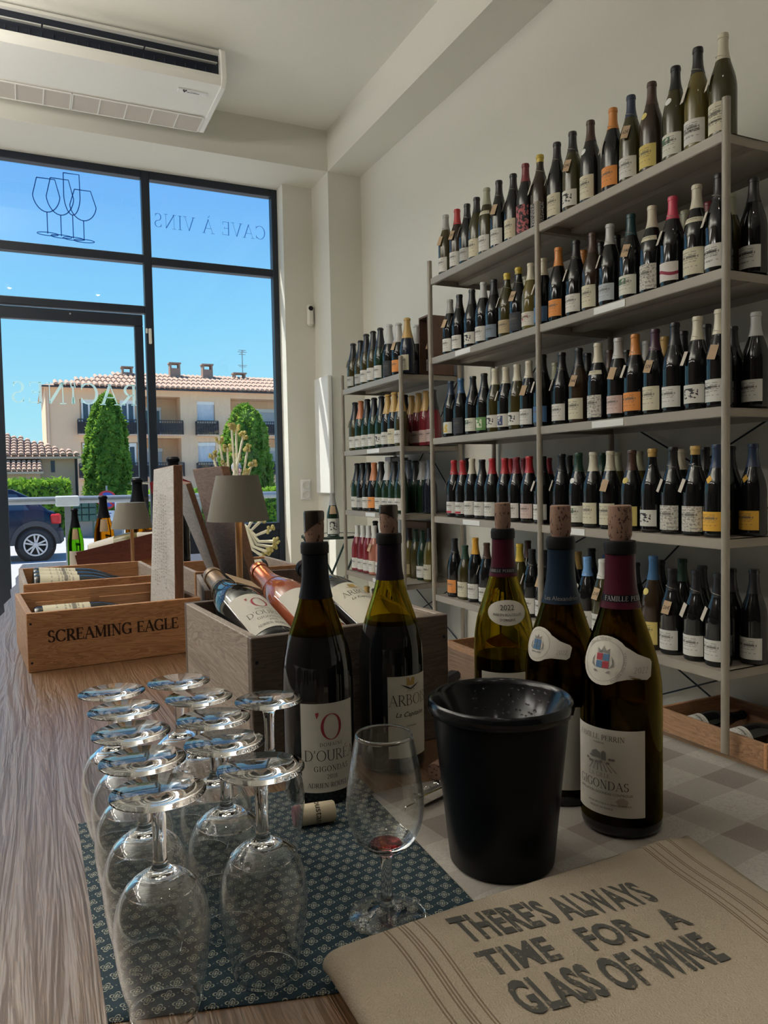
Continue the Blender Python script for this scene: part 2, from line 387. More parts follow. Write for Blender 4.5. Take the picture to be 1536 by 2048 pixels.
def outline(cx, zt, zb, w, wt, zw, zf):    # one stemmed glass drawn in line
    pts = [(cx-wt/2, zt), (cx-w/2, zw)]+[(cx-w/2*math.cos(R(a)), zw-(zw-zb)*math.sin(R(a))**1.2) for a in range(12, 90, 13)]+[(cx, zb)]
    pts += [(2*cx-x, z) for x, z in pts[::-1]]
    gb.tube([(x, yv, z) for x, z in pts+[pts[0]]], .0034, 5)
    gb.tube([(cx, yv, zb), (cx, yv, zf)], .0034, 5)
    gb.tube([(cx+.068*math.cos(R(a)), yv, zf-.003+.011*math.sin(R(a))) for a in range(0, 361, 20)], .003, 5)
outline(.198, 2.462, 2.235, .172, .115, 2.345, 2.090)
outline(.285, 2.472, 2.225, .175, .115, 2.345, 2.082)
outline(.362, 2.518, 2.235, .105, .102, 2.36, 2.076)
outline(.432, 2.415, 2.205, .172, .105, 2.305, 2.068)
obj('glasses_drawing', gb, vin2, p1)

# ---------------------------------------------------------------- fixtures on the walls
t = thing('air_conditioner', 'white ceiling-hung air conditioner above the shop window', 'air conditioner')
ax0, ax1, ay0, ay1, az0, az1 = -.46, 1.14, 4.45, 5.13, 2.655, 2.875
wp = M['white_plastic']; dk = flat('outlet_navy', (.006, .010, .022), .6)
prof = [(ay0+.05, az1), (ay0+.03, az1-.028), (ay0+.06, az1-.03), (ay0+.10, az0+.07), (ay0+.012, az0+.062), (ay0, az0+.035), (ay0+.02, az0+.004), (ay0+.40, az0), (ay1-.03, az0+.0), (ay1, az0+.03), (ay1, az1)]
b = MB(); nn = len(prof)
b.add([(x, y, z) for x in (ax0+.03, ax1-.03) for y, z in prof], [(i, (i+1) % nn, nn+(i+1) % nn, nn+i) for i in range(nn)])
obj('casing', b, wp, t)
sidep = [(ay0+.035, az1+.002), (ay0+.01, az1-.02), (ay0-.008, az0+.05), (ay0-.004, az0+.02), (ay0+.03, az0-.004), (ay1-.04, az0-.006), (ay1+.005, az0+.03), (ay1+.005, az1+.002)]
for x0, x1 in ((ax0, ax0+.032), (ax1-.032, ax1)):
    n_ = len(sidep)
    obj('end_cap', MB().add([(x, y, z) for x in (x0, x1) for y, z in sidep], [(i, (i+1) % n_, n_+(i+1) % n_, n_+i) for i in range(n_)]+[tuple(range(n_))[::-1], tuple(range(n_, 2*n_))]), wp, t, bevel=.004)
obj('outlet', MB().bb(ax0+.032, ax1-.034, ay0+.058, ay0+.064, az0+.062, az1-.03), dk, t)
for x0, x1 in ((ax0+.05, .16), (.17, .68), (.69, 1.09)):
    obj('louver', MB().box((0, 0, 0), (x1-x0, .034, .006), Matrix.Translation(((x0+x1)/2, ay0+.028, az0+.130)) @ Matrix.Rotation(R(12), 4, 'X')), flat('louver_grey', (.42, .42, .40), .5) if x0 < 0 else bpy.data.materials['louver_grey'], t)
obj('guide_vane', None or MB(), dk, t) if False else None
vb = MB()
for i in range(26): vb.bb(-.42+i*.058, -.418+i*.058, ay0+.05, ay0+.06, az0+.064, az0+.11)
tag(obj('guide_vanes', vb, flat('vane_blue', (.03, .05, .09), .6), t), kind='stuff')
gm = flat('intake_mesh', (.52, .48, .42), .8, var=.1, scale=300, bump=.3)
for x0, x1 in ((ax0+.04, .325), (.333, ax1-.045)):
    g = obj('intake_grille', MB().bb(x0, x1, ay0+.43, ay1-.045, az0-.005, az0+.004), gm, t)
    n_ = 5
    for i in range(n_+1): obj('grille_rib', MB().bb(x0+(x1-x0)*i/n_-.003, x0+(x1-x0)*i/n_+.003, ay0+.43, ay1-.045, az0-.008, az0-.004), wp, g)
    for yy in (ay0+.43, ay1-.045): obj('grille_rib', MB().bb(x0, x1, yy-.004, yy+.004, az0-.009, az0-.004), wp, g)
pl = obj('name_plate', MB().bb(.885, 1.055, ay0+.13, ay0+.17, az0-.003, az0+.003), M['white'], t, bevel=.001)
dn = lambda x, y: (lambda u, v: (x+u, y+v, az0-.0035))
dia = [([(-.007, 0), (0, -.012), (.007, 0), (0, .012)], [(0, 1, 2, 3)], -.05+a, c) for a, c in ((0, .006), (-.007, -.008), (.007, -.008))]
letter(pl, dia+[(*sans('MITSUBISHI', .014, .0004), .0, .002), (*sans('ELECTRIC', .008), .0, -.010)], M['ink'], dn(.975, ay0+.147))
t = thing('motion_sensor', 'small white motion sensor high on the jamb beside the window', 'sensor', (2.032, YJ, 1.628))
obj('body', MB().bb(-.026, .026, -.035, 0, -.082, .082), wp, t, bevel=.014)
obj('lens', MB().sphere((0, -.032, .05), .019, 12, 8), M['black'], t, smooth=True)
M['socket'] = flat('socket_white', (.9, .9, .9), .4, var=0)
t = thing('wall_socket', 'white double wall socket on the jamb right of the window', 'socket', (1.965, YJ, .282))
obj('plate', MB().bb(-.042, .042, -.012, 0, -.078, .078), M['socket'], t, bevel=.005)
for z in (-.037, .037):
    obj('outlet', MB().lathe([(0, 0), (.022, 0), (.026, .008), (.030, .008), (.030, 0)], 20).xf(Matrix.Translation((0, -.013, z)) @ Matrix.Rotation(R(90), 4, 'X')), wp, t)
t = thing('wall_heater', 'flat white panel heater hung on the pilaster beside the window', 'heater', (XP, 5.37, .69))
obj('panel', MB().bb(-.045, -.012, -.145, .145, -.435, .435), M['white'], t, bevel=.006)
obj('bracket', MB().bb(-.013, 0, -.1, .1, -.3, .3), M['steel'], t)

# added fill lamps, out of view on the left, brightening walls and ceiling
lm = emit('fill_panel_glow', (1, .95, .86), 1.0)
for i, (x, y) in enumerate(((-2.1, 1.3), (-2.1, 2.9), (-2.1, 4.4), (-1.1, 3.6))):
    t = thing('fill_lamp', 'added white fill lamp, unseen, ' + ('farthest left of the counter', 'middle of the left row', 'nearest the shop window', 'between the row and the counter')[i], 'lamp', (x, y, ZC-.75), group='added fill lamps')
    obj('housing', MB().bb(-.12, .12, -.6, .6, .004, .05), M['white'], t); obj('diffuser', MB().bb(-.10, .10, -.58, .58, 0, .004), lm, t); obj('top_diffuser', MB().bb(-.10, .10, -.58, .58, .05, .054), lm, t)
    for s_ in (-.5, .5): obj('cable', MB().cyl((0, s_, .05), (0, s_, .75), .003, 6), M['steel'], t)
    for nm_, w_, z_, ro in (('fill_down_light', FILL_W, -.01, 0), ('fill_up_light', FILL_UP, .065, PI)):
        L = bpy.data.lights.new(nm_, 'AREA'); L.shape = 'RECTANGLE'; L.size = .2; L.size_y = 1.15; L.energy = w_; L.color = (1, .96, .89)
        link(nm_, L, t, (0, 0, z_), (ro, 0, 0))
ORD6 = 'first second third fourth fifth sixth'.split()
for i in range(6):
    x, y = (.95, -.9+.85*(i % 3)) if i < 3 else (-.1, -.9+.85*(i % 3))
    t = thing('ceiling_spotlight', f'small round ceiling spotlight above the counter, {ORD6[i]} of six', 'spotlight', (x, y, ZC-.05), group='ceiling spotlights')
    obj('can', MB().lathe([(.0, .05), (.045, .05), (.045, 0), (.036, 0), (.034, .02), (0, .02)], 16), M['white'], t)
    obj('bulb', MB().sphere((0, 0, .012), .022, 10, 6), emit('spot_bulb', (1, .93, .8), 25) if i == 0 else bpy.data.materials['spot_bulb'], t)
    L = bpy.data.lights.new('spot_light', 'SPOT'); L.spot_size = R(110); L.spot_blend = .6; L.energy = SPOT_W*12; L.shadow_soft_size = .03; L.color = (1, .92, .8)
    link('spot_light', L, t, (0, 0, -.015))
# ---------------------------------------------------------------- the street outside
SZ = -1.33
M['road'] = flat('pale_asphalt', (.42, .41, .40), .9, var=.08, scale=8)
M['facade'] = flat('apricot_render', (.86, .585, .375), .9, var=.04, scale=.8)
M['facade2'] = flat('tan_render', (.76, .53, .38), .9, var=.04, scale=.8)
M['tile'] = flat('clay_roof_tile', (.50, .335, .245), .85, var=.28, scale=1.3)
M['shutter'] = flat('pale_roller_shutter', (.60, .63, .68), .6, var=.03)
M['darkglass'] = flat('dark_window_glass', (.05, .08, .12), .15)
M['railing_dark'] = flat('dark_iron', (.03, .03, .035), .6)
def leaf_mat(name, a, b, sc_):
    n = NT(name); ns = n.noise(n.coord('Object'), sc_, 3); c = n.mix(ns.f('MULTIPLY_ADD', 2.2, -.6), a, b)
    d1 = n.n('ShaderNodeBsdfDiffuse', {0: c}); d2 = n.n('ShaderNodeBsdfTranslucent', {0: n.mix(.5, c, (.35, .55, .05))})
    n.t.links.new(n.n('ShaderNodeMixShader', {0: .42, 1: d1.outputs[0], 2: d2.outputs[0]}).outputs[0], n.out.inputs[0]); return n.mat
M['leaf'] = leaf_mat('cypress_leaf', (.07, .17, .03), (.26, .44, .08), 2.6); M['leaf2'] = leaf_mat('hedge_leaf', (.12, .26, .03), (.30, .50, .07), 3.0)
M['bark'] = flat('bark', (.12, .08, .05), .9)
struct('road', MB().bb(-60, 90, 7.75, 120, SZ-.3, SZ), M['road'])
struct('terrace_floor', MB().bb(-3.2, 6, 5.93, 7.75, SZ-.3, FZ), M['road'])
# terrace railing
t = thing('terrace_railing', 'tubular metal railing along the terrace outside the shop door', 'railing', (0, 7.4, 0))
gs = flat('galvanised_steel', (.30, .33, .36), .35, .6)
rl = obj('handrail', MB().cyl((-3, 0, .225), (5.5, 0, .205), .034, 14), gs, t, smooth=True)
for x0 in (.23, 2.35): obj('joint_sleeve', MB().bb(x0, x0+.2, -.045, .045, .16, .255), flat('sleeve_grey', (.62, .66, .68), .5) if x0 < 1 else bpy.data.materials['sleeve_grey'], t, bevel=.01)
obj('lower_rail', MB().cyl((-3, 0, -.66), (5.5, 0, -.66), .02, 10), gs, t)
for x in (-2.2, -1.0, .33, 1.5, 2.45, 3.6): obj('post', MB().bb(x-.025, x+.025, -.02, .02, FZ, .19), gs, t)

def leafy(name, mat, parent, fn, n, size, rnd):
    b = MB()
    for i in range(n):
        p, nr = fn(rnd); a = Vector((rnd.gauss(0, 1), rnd.gauss(0, 1), rnd.gauss(.3, 1))).normalized(); c = a.cross(Vector(nr)+Vector((rnd.gauss(0, .5), rnd.gauss(0, .5), rnd.gauss(0, .5)))).normalized()
        s = size*rnd.uniform(.6, 1.3); p = Vector(p)
        b.add([p-a*s*.9, p+c*s*.42, p+a*s*.9, p-c*s*.42], [(0, 1, 2, 3)])
    return obj(name, b, mat, parent)
def cypress(name, label, loc, h, r, n, seed, core=(.05, .11, .025)):
    t = thing(name, label, 'tree', loc); rnd = random.Random(seed)
    obj('trunk', MB().cyl((0, 0, SZ-loc[2]), (0, 0, .3), .16, 8), M['bark'], t)
    rad = lambda z: r*max(0, 1-(z/h)**4.5)**.55*(1-.14*z/h)
    def fn(g):
        while True:
            z = g.uniform(0, h)
            if g.random() < rad(z)/r+.05: break
        a = g.uniform(0, 2*PI); q = rad(z)*(1+.09*math.sin(5*a+z*2.2)+.07*math.sin(9*a-z*3))*g.uniform(.86, 1.03)
        return (q*math.cos(a), q*math.sin(a), z), (math.cos(a), math.sin(a), .3)
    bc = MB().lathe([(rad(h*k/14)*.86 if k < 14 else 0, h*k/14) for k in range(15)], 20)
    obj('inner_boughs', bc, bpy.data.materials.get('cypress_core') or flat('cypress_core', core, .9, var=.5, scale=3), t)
    tag(leafy('foliage', M['leaf'], t, fn, n, .15, rnd), kind='stuff')
    return t
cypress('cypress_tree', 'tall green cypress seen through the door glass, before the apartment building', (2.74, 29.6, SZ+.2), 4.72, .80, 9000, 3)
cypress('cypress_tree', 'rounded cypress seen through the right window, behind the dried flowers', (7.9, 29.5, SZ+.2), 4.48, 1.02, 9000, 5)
def hedge(name, label, x0, x1, y, d, z0, z1, n, seed):
    t = thing(name, label, 'hedge', ((x0+x1)/2, y, z0)); rnd = random.Random(seed); w = (x1-x0)/2; hh = z1-z0
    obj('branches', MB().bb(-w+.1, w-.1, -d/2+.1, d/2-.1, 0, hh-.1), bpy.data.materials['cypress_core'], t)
    def fn(g):
        k = g.random(); x, yy, z = g.uniform(-w, w), g.uniform(-d/2, d/2), g.uniform(0, hh)
        if k < .4: return (x, -d/2+g.gauss(0, .05), z), (0, -1, 0)
        if k < .8: return (x, yy, hh+g.gauss(0, .06)), (0, 0, 1)
        return (w if k < .9 else -w, yy, z), (1, 0, 0)
    tag(leafy('foliage', M['leaf2'], t, fn, n, .12, rnd), kind='stuff')
hedge('clipped_hedge', 'clipped green hedge across the street in front of the low house', -6.0, 1.25, 27.0, 1.4, SZ, .40, 6500, 11)
hedge('roadside_hedge', 'dark hedge beside the white mailboxes across the street', 3.1, 12.5, 26.4, 1.0, SZ, -.05, 5000, 12)
# far wall, mailboxes, signs
t = thing('street_wall', 'low grey concrete wall across the street', 'wall', (0, 25.4, SZ))
obj('wall', MB().bb(1.3, 2.75, -.1, .1, 0, .62), flat('grey_concrete', (.34, .33, .32), .9), t)
obj('coping', MB().bb(1.28, 2.77, -.14, .14, .62, .68), bpy.data.materials['grey_concrete'], t)
t = thing('mailbox_rack', 'rack of small green mailboxes on the wall across the street', 'mailboxes', (1.62, 25.1, -.50))
mg = flat('mailbox_green', (.05, .13, .10), .4)
obj('backboard', MB().bb(-.33, .33, 0, .1, -.33, .33), mg, t)
for i in range(3):
    for k in range(3): obj('mailbox', MB().bb(-.31+i*.21, -.12+i*.21, -.12, 0, -.31+k*.21, -.12+k*.21), mg, t, bevel=.015)
for x in (-.225, .225): obj('stand_leg', MB().bb(x-.025, x+.025, .02, .08, SZ+.5, -.33), mg, t)
t = thing('parking_sign', 'round red and blue no-parking sign on a post across the street', 'sign', (2.2, 24.4, SZ))
obj('post', MB().cyl((0, 0, 0), (0, 0, 1.6), .03, 8), gs, t)
rd = flat('sign_red', (.55, .03, .04), .5); bl = flat('sign_blue', (.03, .09, .42), .5); wt = flat('notice_white', (.72, .76, .80), .6, var=.03)
fy = lambda y: (lambda b: b.xf(Matrix.Translation((0, y, 1.17)) @ Matrix.Rotation(R(90), 4, 'X')))
obj('disc', fy(-.04)(MB().lathe([(0, 0), (.28, 0), (.28, .02), (0, .02)], 28)), rd, t)
obj('blue_field', fy(-.062)(MB().lathe([(0, 0), (.225, 0), (.225, .004), (0, .004)], 28)), bl, t)
obj('slash', MB().box((0, 0, 0), (.46, .006, .06), Matrix.Translation((0, -.07, 1.17)) @ Matrix.Rotation(R(45), 4, 'Y')), rd, t)
obj('plate', MB().bb(-.2, .2, -.05, -.035, .52, .84), wt, t)
for i in range(3): obj('print_bar', MB().bb(-.14, .05+.03*i, -.054, -.05, .58+.08*i, .61+.08*i), bl, t)
for i, x in enumerate((2.62, 2.95)):
    t = thing('notice_board', ('white notice board with a small blue square beside the no-parking sign', 'white notice panel farther right of the no-parking sign')[i], 'notice', (x, 24.2, SZ))
    obj('leg', MB().bb(-.03, .03, 0, .05, 0, .6), gs, t); obj('panel', MB().bb(-.22, .22, -.03, 0, .55, 1.12), wt, t)
    if i == 0: obj('blue_square', MB().bb(-.16, -.02, -.036, -.03, .68, .84), flat('notice_blue', (.12, .4, .62), .6), t)

# roof of half-round clay tiles
def tiles(parent, x0, x1, y0, z0, y1, z1, pitch, rows, hip=None, hipr=None):
    """columns of tapering barrel tiles from the eave (y0, z0) up to the ridge (y1, z1); hip = x where the left hip meets the ridge"""
    L = math.hypot(y1-y0, z1-z0)/rows; sl = math.atan2(z1-z0, y1-y0); r = pitch*.46; seg = 6; b = MB()
    for r0, lift, yy in ((r, .05, 0), (r*.78, 0, L*1.08)): pass
    vs = []
    for k in range(seg+1):
        a = PI*k/seg; vs += [(-r*math.cos(a), -.0, r*math.sin(a)*.9+.04), (-r*.8*math.cos(a), L*1.06, r*.8*math.sin(a)*.9)]
    b.add(vs, [(2*k, 2*k+2, 2*k+3, 2*k+1) for k in range(seg)]+[tuple(range(0, 2*seg+2, 2))])
    me = b.mesh('roof_tile', M['tile'], True); x = x0+pitch/2
    while x < x1:
        for q in range(rows):
            f = (q+.5)/rows
            if hip is not None and x < x0+(hip-x0)*f-pitch*.4: continue
            if hipr is not None and x > x1+(hipr-x1)*f+pitch*.4: continue
            o = bpy.data.objects.new('roof_tile', me); C.objects.link(o); o.parent = parent
            o.location = (x, y0+(y1-y0)*q/rows, z0+(z1-z0)*q/rows); o.rotation_euler = (sl, 0, 0)
        x += pitch
def facade(parent, x0, x1, z0, z1, y, mat, holes):
    xs = sorted({x0, x1}|{h[0] for h in holes}|{h[1] for h in holes}); zs = sorted({z0, z1}|{h[2] for h in holes}|{h[3] for h in holes}); b = MB()
    for i in range(len(xs)-1):
        for k in range(len(zs)-1):
            cx, cz = (xs[i]+xs[i+1])/2, (zs[k]+zs[k+1])/2
            if not any(h[0] < cx < h[1] and h[2] < cz < h[3] for h in holes):
                b.add([(xs[i], y, zs[k]), (xs[i+1], y, zs[k]), (xs[i+1], y, zs[k+1]), (xs[i], y, zs[k+1])], [(0, 1, 2, 3)])
    for a, c, d, e, dp in holes:
        q = [(a, d), (c, d), (c, e), (a, e)]
        for i in range(4):
            p, r = q[i], q[(i+1) % 4]; b.add([(p[0], y, p[1]), (p[0], y+dp, p[1]), (r[0], y+dp, r[1]), (r[0], y, r[1])], [(0, 1, 2, 3)])
        b.add([(a, y+dp, d), (c, y+dp, d), (c, y+dp, e), (a, y+dp, e)], [(0, 1, 2, 3)])
    return obj('wall', b, mat, parent)
BY = 44.0
t = thing('apartment_building', 'apricot three-storey apartment building with tiled roof across the street', 'building')
holes = []
for zf, zt in ((2.98, 5.12), (.62, 2.80)):
    holes += [(2.75, 5.7, zf, zt-.25, .18), (6.1, 8.07, zf, zt, 1.5), (9.0, 10.03, zf+.82, zt-.22, .18), (10.95, 15.4, zf, zt, 1.5), (16.6, 17.7, zf+.82, zt-.22, .18), (19, 22, zf, zt, 1.5)]
facade(t, 1.07, 24, SZ, 5.62, BY, M['facade'], holes)
obj('side_wall', MB().add([(1.07, BY, SZ), (1.07, BY+10, SZ), (1.07, BY+10, 5.62), (1.07, BY, 5.62)], [(0, 3, 2, 1)]), M['facade'], t)
obj('roof_deck', MB().add([(.85, BY-.45, 5.50), (24.3, BY-.45, 5.50), (24.3, BY+5.2, 6.95), (5.5, BY+5.2, 6.95), (.85, BY+10, 5.5)], [(0, 1, 2, 3), (0, 3, 4)]), M['tile'], t)
obj('eave_gutter', MB().bb(.8, 24.3, BY-.52, BY-.4, 5.42, 5.50), M['railing_dark'], t)
obj('eave_soffit', MB().bb(1.0, 24.2, BY-.45, BY, 5.44, 5.48), M['facade2'], t)
obj('downpipe', MB().cyl((1.2, BY-.06, SZ), (1.2, BY-.06, 5.5), .05, 6), M['facade2'], t)
tiles(t, .9, 17.0, BY-.5, 5.52, BY+5.2, 7.02, .285, 4, hip=5.6)
def win(parent, x0, x1, z0, z1, y, glass=False):
    w = obj('window', MB().bb(x0, x1, y-.03, y, z0, z1), M['darkglass'] if glass else M['shutter'], parent)
    obj('shutter_box', MB().bb(x0-.03, x1+.03, y-.1, y, z1-.16, z1+.04), M['white'], w)
    if glass:
        for x in (x0+.03, (x0+x1)/2, x1-.03): obj('sash', MB().bb(x-.045, x+.045, y-.06, y-.03, z0, z1-.16), M['white'], w)
    else:
        k = 6
        for i in range(1, k): obj('shutter_slat', MB().bb(x0+.03, x1-.03, y-.045, y-.03, z0+(z1-z0-.2)*i/k, z0+(z1-z0-.2)*i/k+.05), M['shutter'], w)
def balcony(parent, x0, x1, z0, y, h=.80, out=.42):
    b_ = obj('balcony', MB().bb(x0, x1, y-out, y+.02, z0-.07, z0), M['facade2'], parent)
    obj('balcony_rail', MB().bb(x0, x1, y-out, y-out+.05, z0+h-.05, z0+h), M['railing_dark'], b_); obj('balcony_rail', MB().bb(x0, x1, y-out, y-out+.04, z0+.06, z0+.1), M['railing_dark'], b_)
    sb = MB(); n = int((x1-x0)/.13)
    for i in range(n+1): x = x0+(x1-x0)*i/n; sb.bb(x-.018, x+.018, y-out+.005, y-out+.035, z0, z0+h-.04)
    for yy in [y-out+.1*i for i in range(1, 5)]:
        for x in (x0, x1): sb.bb(x-.018, x+.018, yy-.015, yy+.015, z0, z0+h-.04)
    tag(obj('balusters', sb, M['railing_dark'], b_), kind='stuff')
    obj('screen', MB().bb(x0+.02, x1-.02, y-out+.05, y-out+.06, z0+.12, z0+h*.8), flat('balcony_screen', (.05, .045, .05), .8) if 'balcony_screen' not in bpy.data.materials else bpy.data.materials['balcony_screen'], b_)
for zf in (2.98, .62):
    win(t, 2.85, 3.6, zf, zf+1.85, BY+.18, True); win(t, 4.85, 5.6, zf, zf+1.85, BY+.18, True)
    win(t, 6.3, 7.2, zf, zf+1.62, BY+1.5, zf > 2); win(t, 9.02, 10.01, zf+.82, zf+1.9, BY+.17)
    win(t, 11.9, 15.2, zf+.6, zf+1.65, BY+1.5); win(t, 16.62, 17.68, zf+.82, zf+1.9, BY+.17)
    balcony(t, 2.62, 5.75, zf, BY); balcony(t, 6.05, 8.15, zf, BY, out=.3); balcony(t, 8.9, 10.12, zf, BY); balcony(t, 10.9, 15.45, zf, BY, out=.3)
brick = flat('chimney_render', (.36, .24, .18), .9)
for x, w, h, y in ((5.75, .6, .5, 4.3), (8.55, .62, .85, 4.2), (10.55, .62, .85, 4.2), (12.7, .75, .45, 4.6)):
    z0 = 6.45
    c = obj('chimney', MB().bb(x-w/2, x+w/2, BY+y-.3, BY+y+.3, z0, z0+h), brick, t)
    for sx in (-1, 1): obj('cowl_post', MB().bb(x+sx*w*.42-.05, x+sx*w*.42+.05, BY+y-.28, BY+y+.28, z0+h, z0+h+.27), brick, c)
    obj('cowl_cap', MB().bb(x-w*.58, x+w*.58, BY+y-.34, BY+y+.34, z0+h+.27, z0+h+.35), brick, c)
t2 = obj('antenna_mast', MB().cyl((12.95, BY+4.6, 6.8), (12.95, BY+4.6, 8.75), .03, 6), gs, t)
ab = MB()
for i, (z, w) in enumerate(((8.72, .25), (8.6, .3), (8.45, .22), (7.75, .3), (7.65, .24))): ab.bb(12.95-w, 12.95+w, BY+4.58, BY+4.62, z, z+.03)
ab.bb(12.93, 12.97, BY+4.2, BY+5, 8.58, 8.61)
obj('antenna_elements', ab, gs, t2)
# the low house on the left
HY = 31.0
t = thing('low_house', 'low tan house with two clay-tiled roofs left of the apartments', 'house')
hb = MB().bb(-5, 1.71, HY, HY+6, SZ, 1.42)
obj('wall', hb, M['facade2'], t)
obj('porch_wall', MB().bb(-5, .47, HY-1.0, HY, SZ, .80), M['facade2'], t)
obj('roof_deck', MB().add([(-5, HY-.3, 1.36), (1.9, HY-.3, 1.36), (-.9, HY+3.2, 2.42), (-5, HY+3.2, 2.42), (1.9, HY+6.3, 1.36)], [(0, 1, 2, 3), (1, 4, 2)]), M['tile'], t)
obj('gutter', MB().bb(-5, 1.95, HY-.38, HY-.28, 1.28, 1.36), M['facade2'], t)
tiles(t, -3.3, 1.92, HY-.36, 1.37, HY+3.1, 2.44, .235, 9, hipr=-.95)
obj('porch_roof_deck', MB().add([(-5, HY-1.25, .80), (.55, HY-1.25, .80), (.55, HY, 1.22), (-5, HY, 1.22)], [(0, 1, 2, 3)]), M['tile'], t)
obj('porch_gutter', MB().bb(-5, .58, HY-1.33, HY-1.22, .72, .80), M['facade2'], t)
tiles(t, -2.0, .56, HY-1.3, .80, HY, 1.24, .17, 4)
obj('window', MB().bb(.86, 1.0, HY-.02, HY+.02, .78, 1.22), M['darkglass'], t)
ar = MB(); ar.bb(.55, 1.28, HY-.03, HY, SZ, .10); ar.lathe([(0, 0), (.365, 0)], 24); ar.v[8:] = [(p[0]+.915, HY-.03, p[1]+.10) for p in ar.v[8:]]
obj('archway', ar, M['darkglass'], t)
obj('downpipe', MB().cyl((1.74, HY-.05, SZ), (1.74, HY-.05, 1.3), .05, 6), M['railing_dark'], t)

# ---------------------------------------------------------------- parked car, seen from behind its rear quarter, driving left
t = thing('parked_car', 'dark blue car parked in the street, rear wheel and red tail lamp in view', 'car', (.66, 19.2, SZ))
paint = flat('dark_blue_paint', (.010, .018, .042), .25, .2, var=.02); clad = flat('grey_cladding', (.055, .055, .06), .6)
def sect(prof_y):   # x position -> half widths; profile is built of stations along the car (x negative is forward)
    return prof_y
st = [(-.00, .62, .92, .80), (-.10, .46, 1.04, .88), (-.45, .40, 1.12, .93), (-1.0, .36, 1.12, .95), (-2.2, .32, 1.08, .95), (-3.2, .34, 1.02, .94), (-4.0, .38, .92, .90), (-4.45, .45, .78, .78)]
b = MB(); k = 0
for x, z0, z1, hw in st:
    b.v += [(x, -hw*.92, z0), (x, -hw, z0+.18), (x, -hw, z1-.22), (x, -hw*.93, z1), (x, hw*.93, z1), (x, hw, z1-.22), (x, hw, z0+.18), (x, hw*.92, z0)]
for i in range(len(st)-1):
    for j in range(8): b.f.append((i*8+j, i*8+(j+1) % 8, (i+1)*8+(j+1) % 8, (i+1)*8+j)); b.m.append(0)
b.f += [tuple(range(8))[::-1], tuple(range(56, 64))]; b.m += [0, 0]
body = obj('body', b, paint, t, smooth=60)
cs = [(-.20, 1.04, .86, 1.06), (-.56, 1.06, .84, 1.36), (-.95, 1.06, .82, 1.57), (-1.6, 1.06, .80, 1.66), (-2.4, 1.06, .80, 1.60), (-3.15, 1.02, .84, 1.06)]
b = MB()
for x, z0, hw, z1 in cs: b.v += [(x, -hw, z0), (x, -hw*.80, z1), (x, hw*.80, z1), (x, hw, z0)]
for i in range(len(cs)-1):
    for j in range(4): b.f.append((i*4+j, i*4+(j+1) % 4, (i+1)*4+(j+1) % 4, (i+1)*4+j)); b.m.append(0)
b.f += [(3, 2, 1, 0), (20, 21, 22, 23)]; b.m += [0, 0]
obj('cabin', b, paint, t, smooth=50)
for q in (((-.62, 1.12), (-1.25, 1.12), (-1.25, 1.50), (-.86, 1.47)), ((-1.34, 1.12), (-2.0, 1.12), (-2.0, 1.52), (-1.34, 1.53)), ((-2.08, 1.12), (-2.85, 1.12), (-2.42, 1.46), (-2.08, 1.50))):
    obj('side_window', MB().add([(x, -(.86-.15*(z-1.06)/.55)-.012, z) for x, z in q], [(0, 1, 2, 3)]), M['darkglass'], t)
for wx in (-.52, -3.3):
    arch = MB(); n_ = 14
    for i in range(n_+1):
        a = PI*i/n_; arch.v += [(wx+.41*math.cos(a), -.985, .36+.41*math.sin(a)), (wx+.50*math.cos(a), -.985, .36+.52*math.sin(a)), (wx+.50*math.cos(a), -.90, .36+.52*math.sin(a)), (wx+.41*math.cos(a), -.90, .36+.41*math.sin(a))]
    for i in range(n_):
        for j in range(4): arch.f.append((i*4+j, (i+1)*4+j, (i+1)*4+(j+1) % 4, i*4+(j+1) % 4)); arch.m.append(0)
    obj('wheel_arch', arch, clad, t)
    obj('arch_lining', MB().cyl((wx, -.95, .36), (wx, -.70, .36), .42, 24), M['black'], t)
    w = obj('wheel', MB().lathe([(.24, -.11), (.32, -.12), (.355, -.09), (.36, 0), (.355, .09), (.32, .12), (.24, .11)], 28, closed=True).xf(Matrix.Translation((wx, -.87, .36)) @ Matrix.Rotation(R(90), 4, 'X')), flat('tyre_rubber', (.03, .03, .032), .8) if wx > -1 else bpy.data.materials['tyre_rubber'], t, smooth=True)
    rim = MB().lathe([(.245, 0), (.245, .05), (.215, .05), (.205, 0)], 28, closed=True)
    for i in range(5):
        for da in (-.13, .13): rim.box((0, 0, 0), (.17, .036, .035), Matrix.Rotation(2*PI*i/5+.2, 4, 'Z') @ Matrix.Translation((.13, da*.22, .02)) @ Matrix.Rotation(da*1.6, 4, 'Z'))
    rim.lathe([(0, .05), (.05, .05), (.06, 0)], 14)
    obj('rim', rim.xf(Matrix.Translation((wx, -.965, .36)) @ Matrix.Rotation(R(90), 4, 'X')), flat('alloy_silver', (.55, .56, .58), .3, .7) if wx > -1 else bpy.data.materials['alloy_silver'], w)
obj('sill_cladding', MB().bb(-2.8, -1.04, -.975, -.93, .22, .50), clad, t, bevel=.02)
obj('rear_bumper', MB().bb(-.36, .06, -.93, .93, .36, .70), clad, t, bevel=.06)
obj('tail_lamp', MB().bb(-.20, .015, -.915, -.60, .80, 1.02), flat('tail_lamp_red', (.62, .03, .03), .2), t, bevel=.03)
obj('door_handle', MB().bb(-1.42, -1.16, -.985, -.955, .86, .905), M['chrome'], t, bevel=.01)
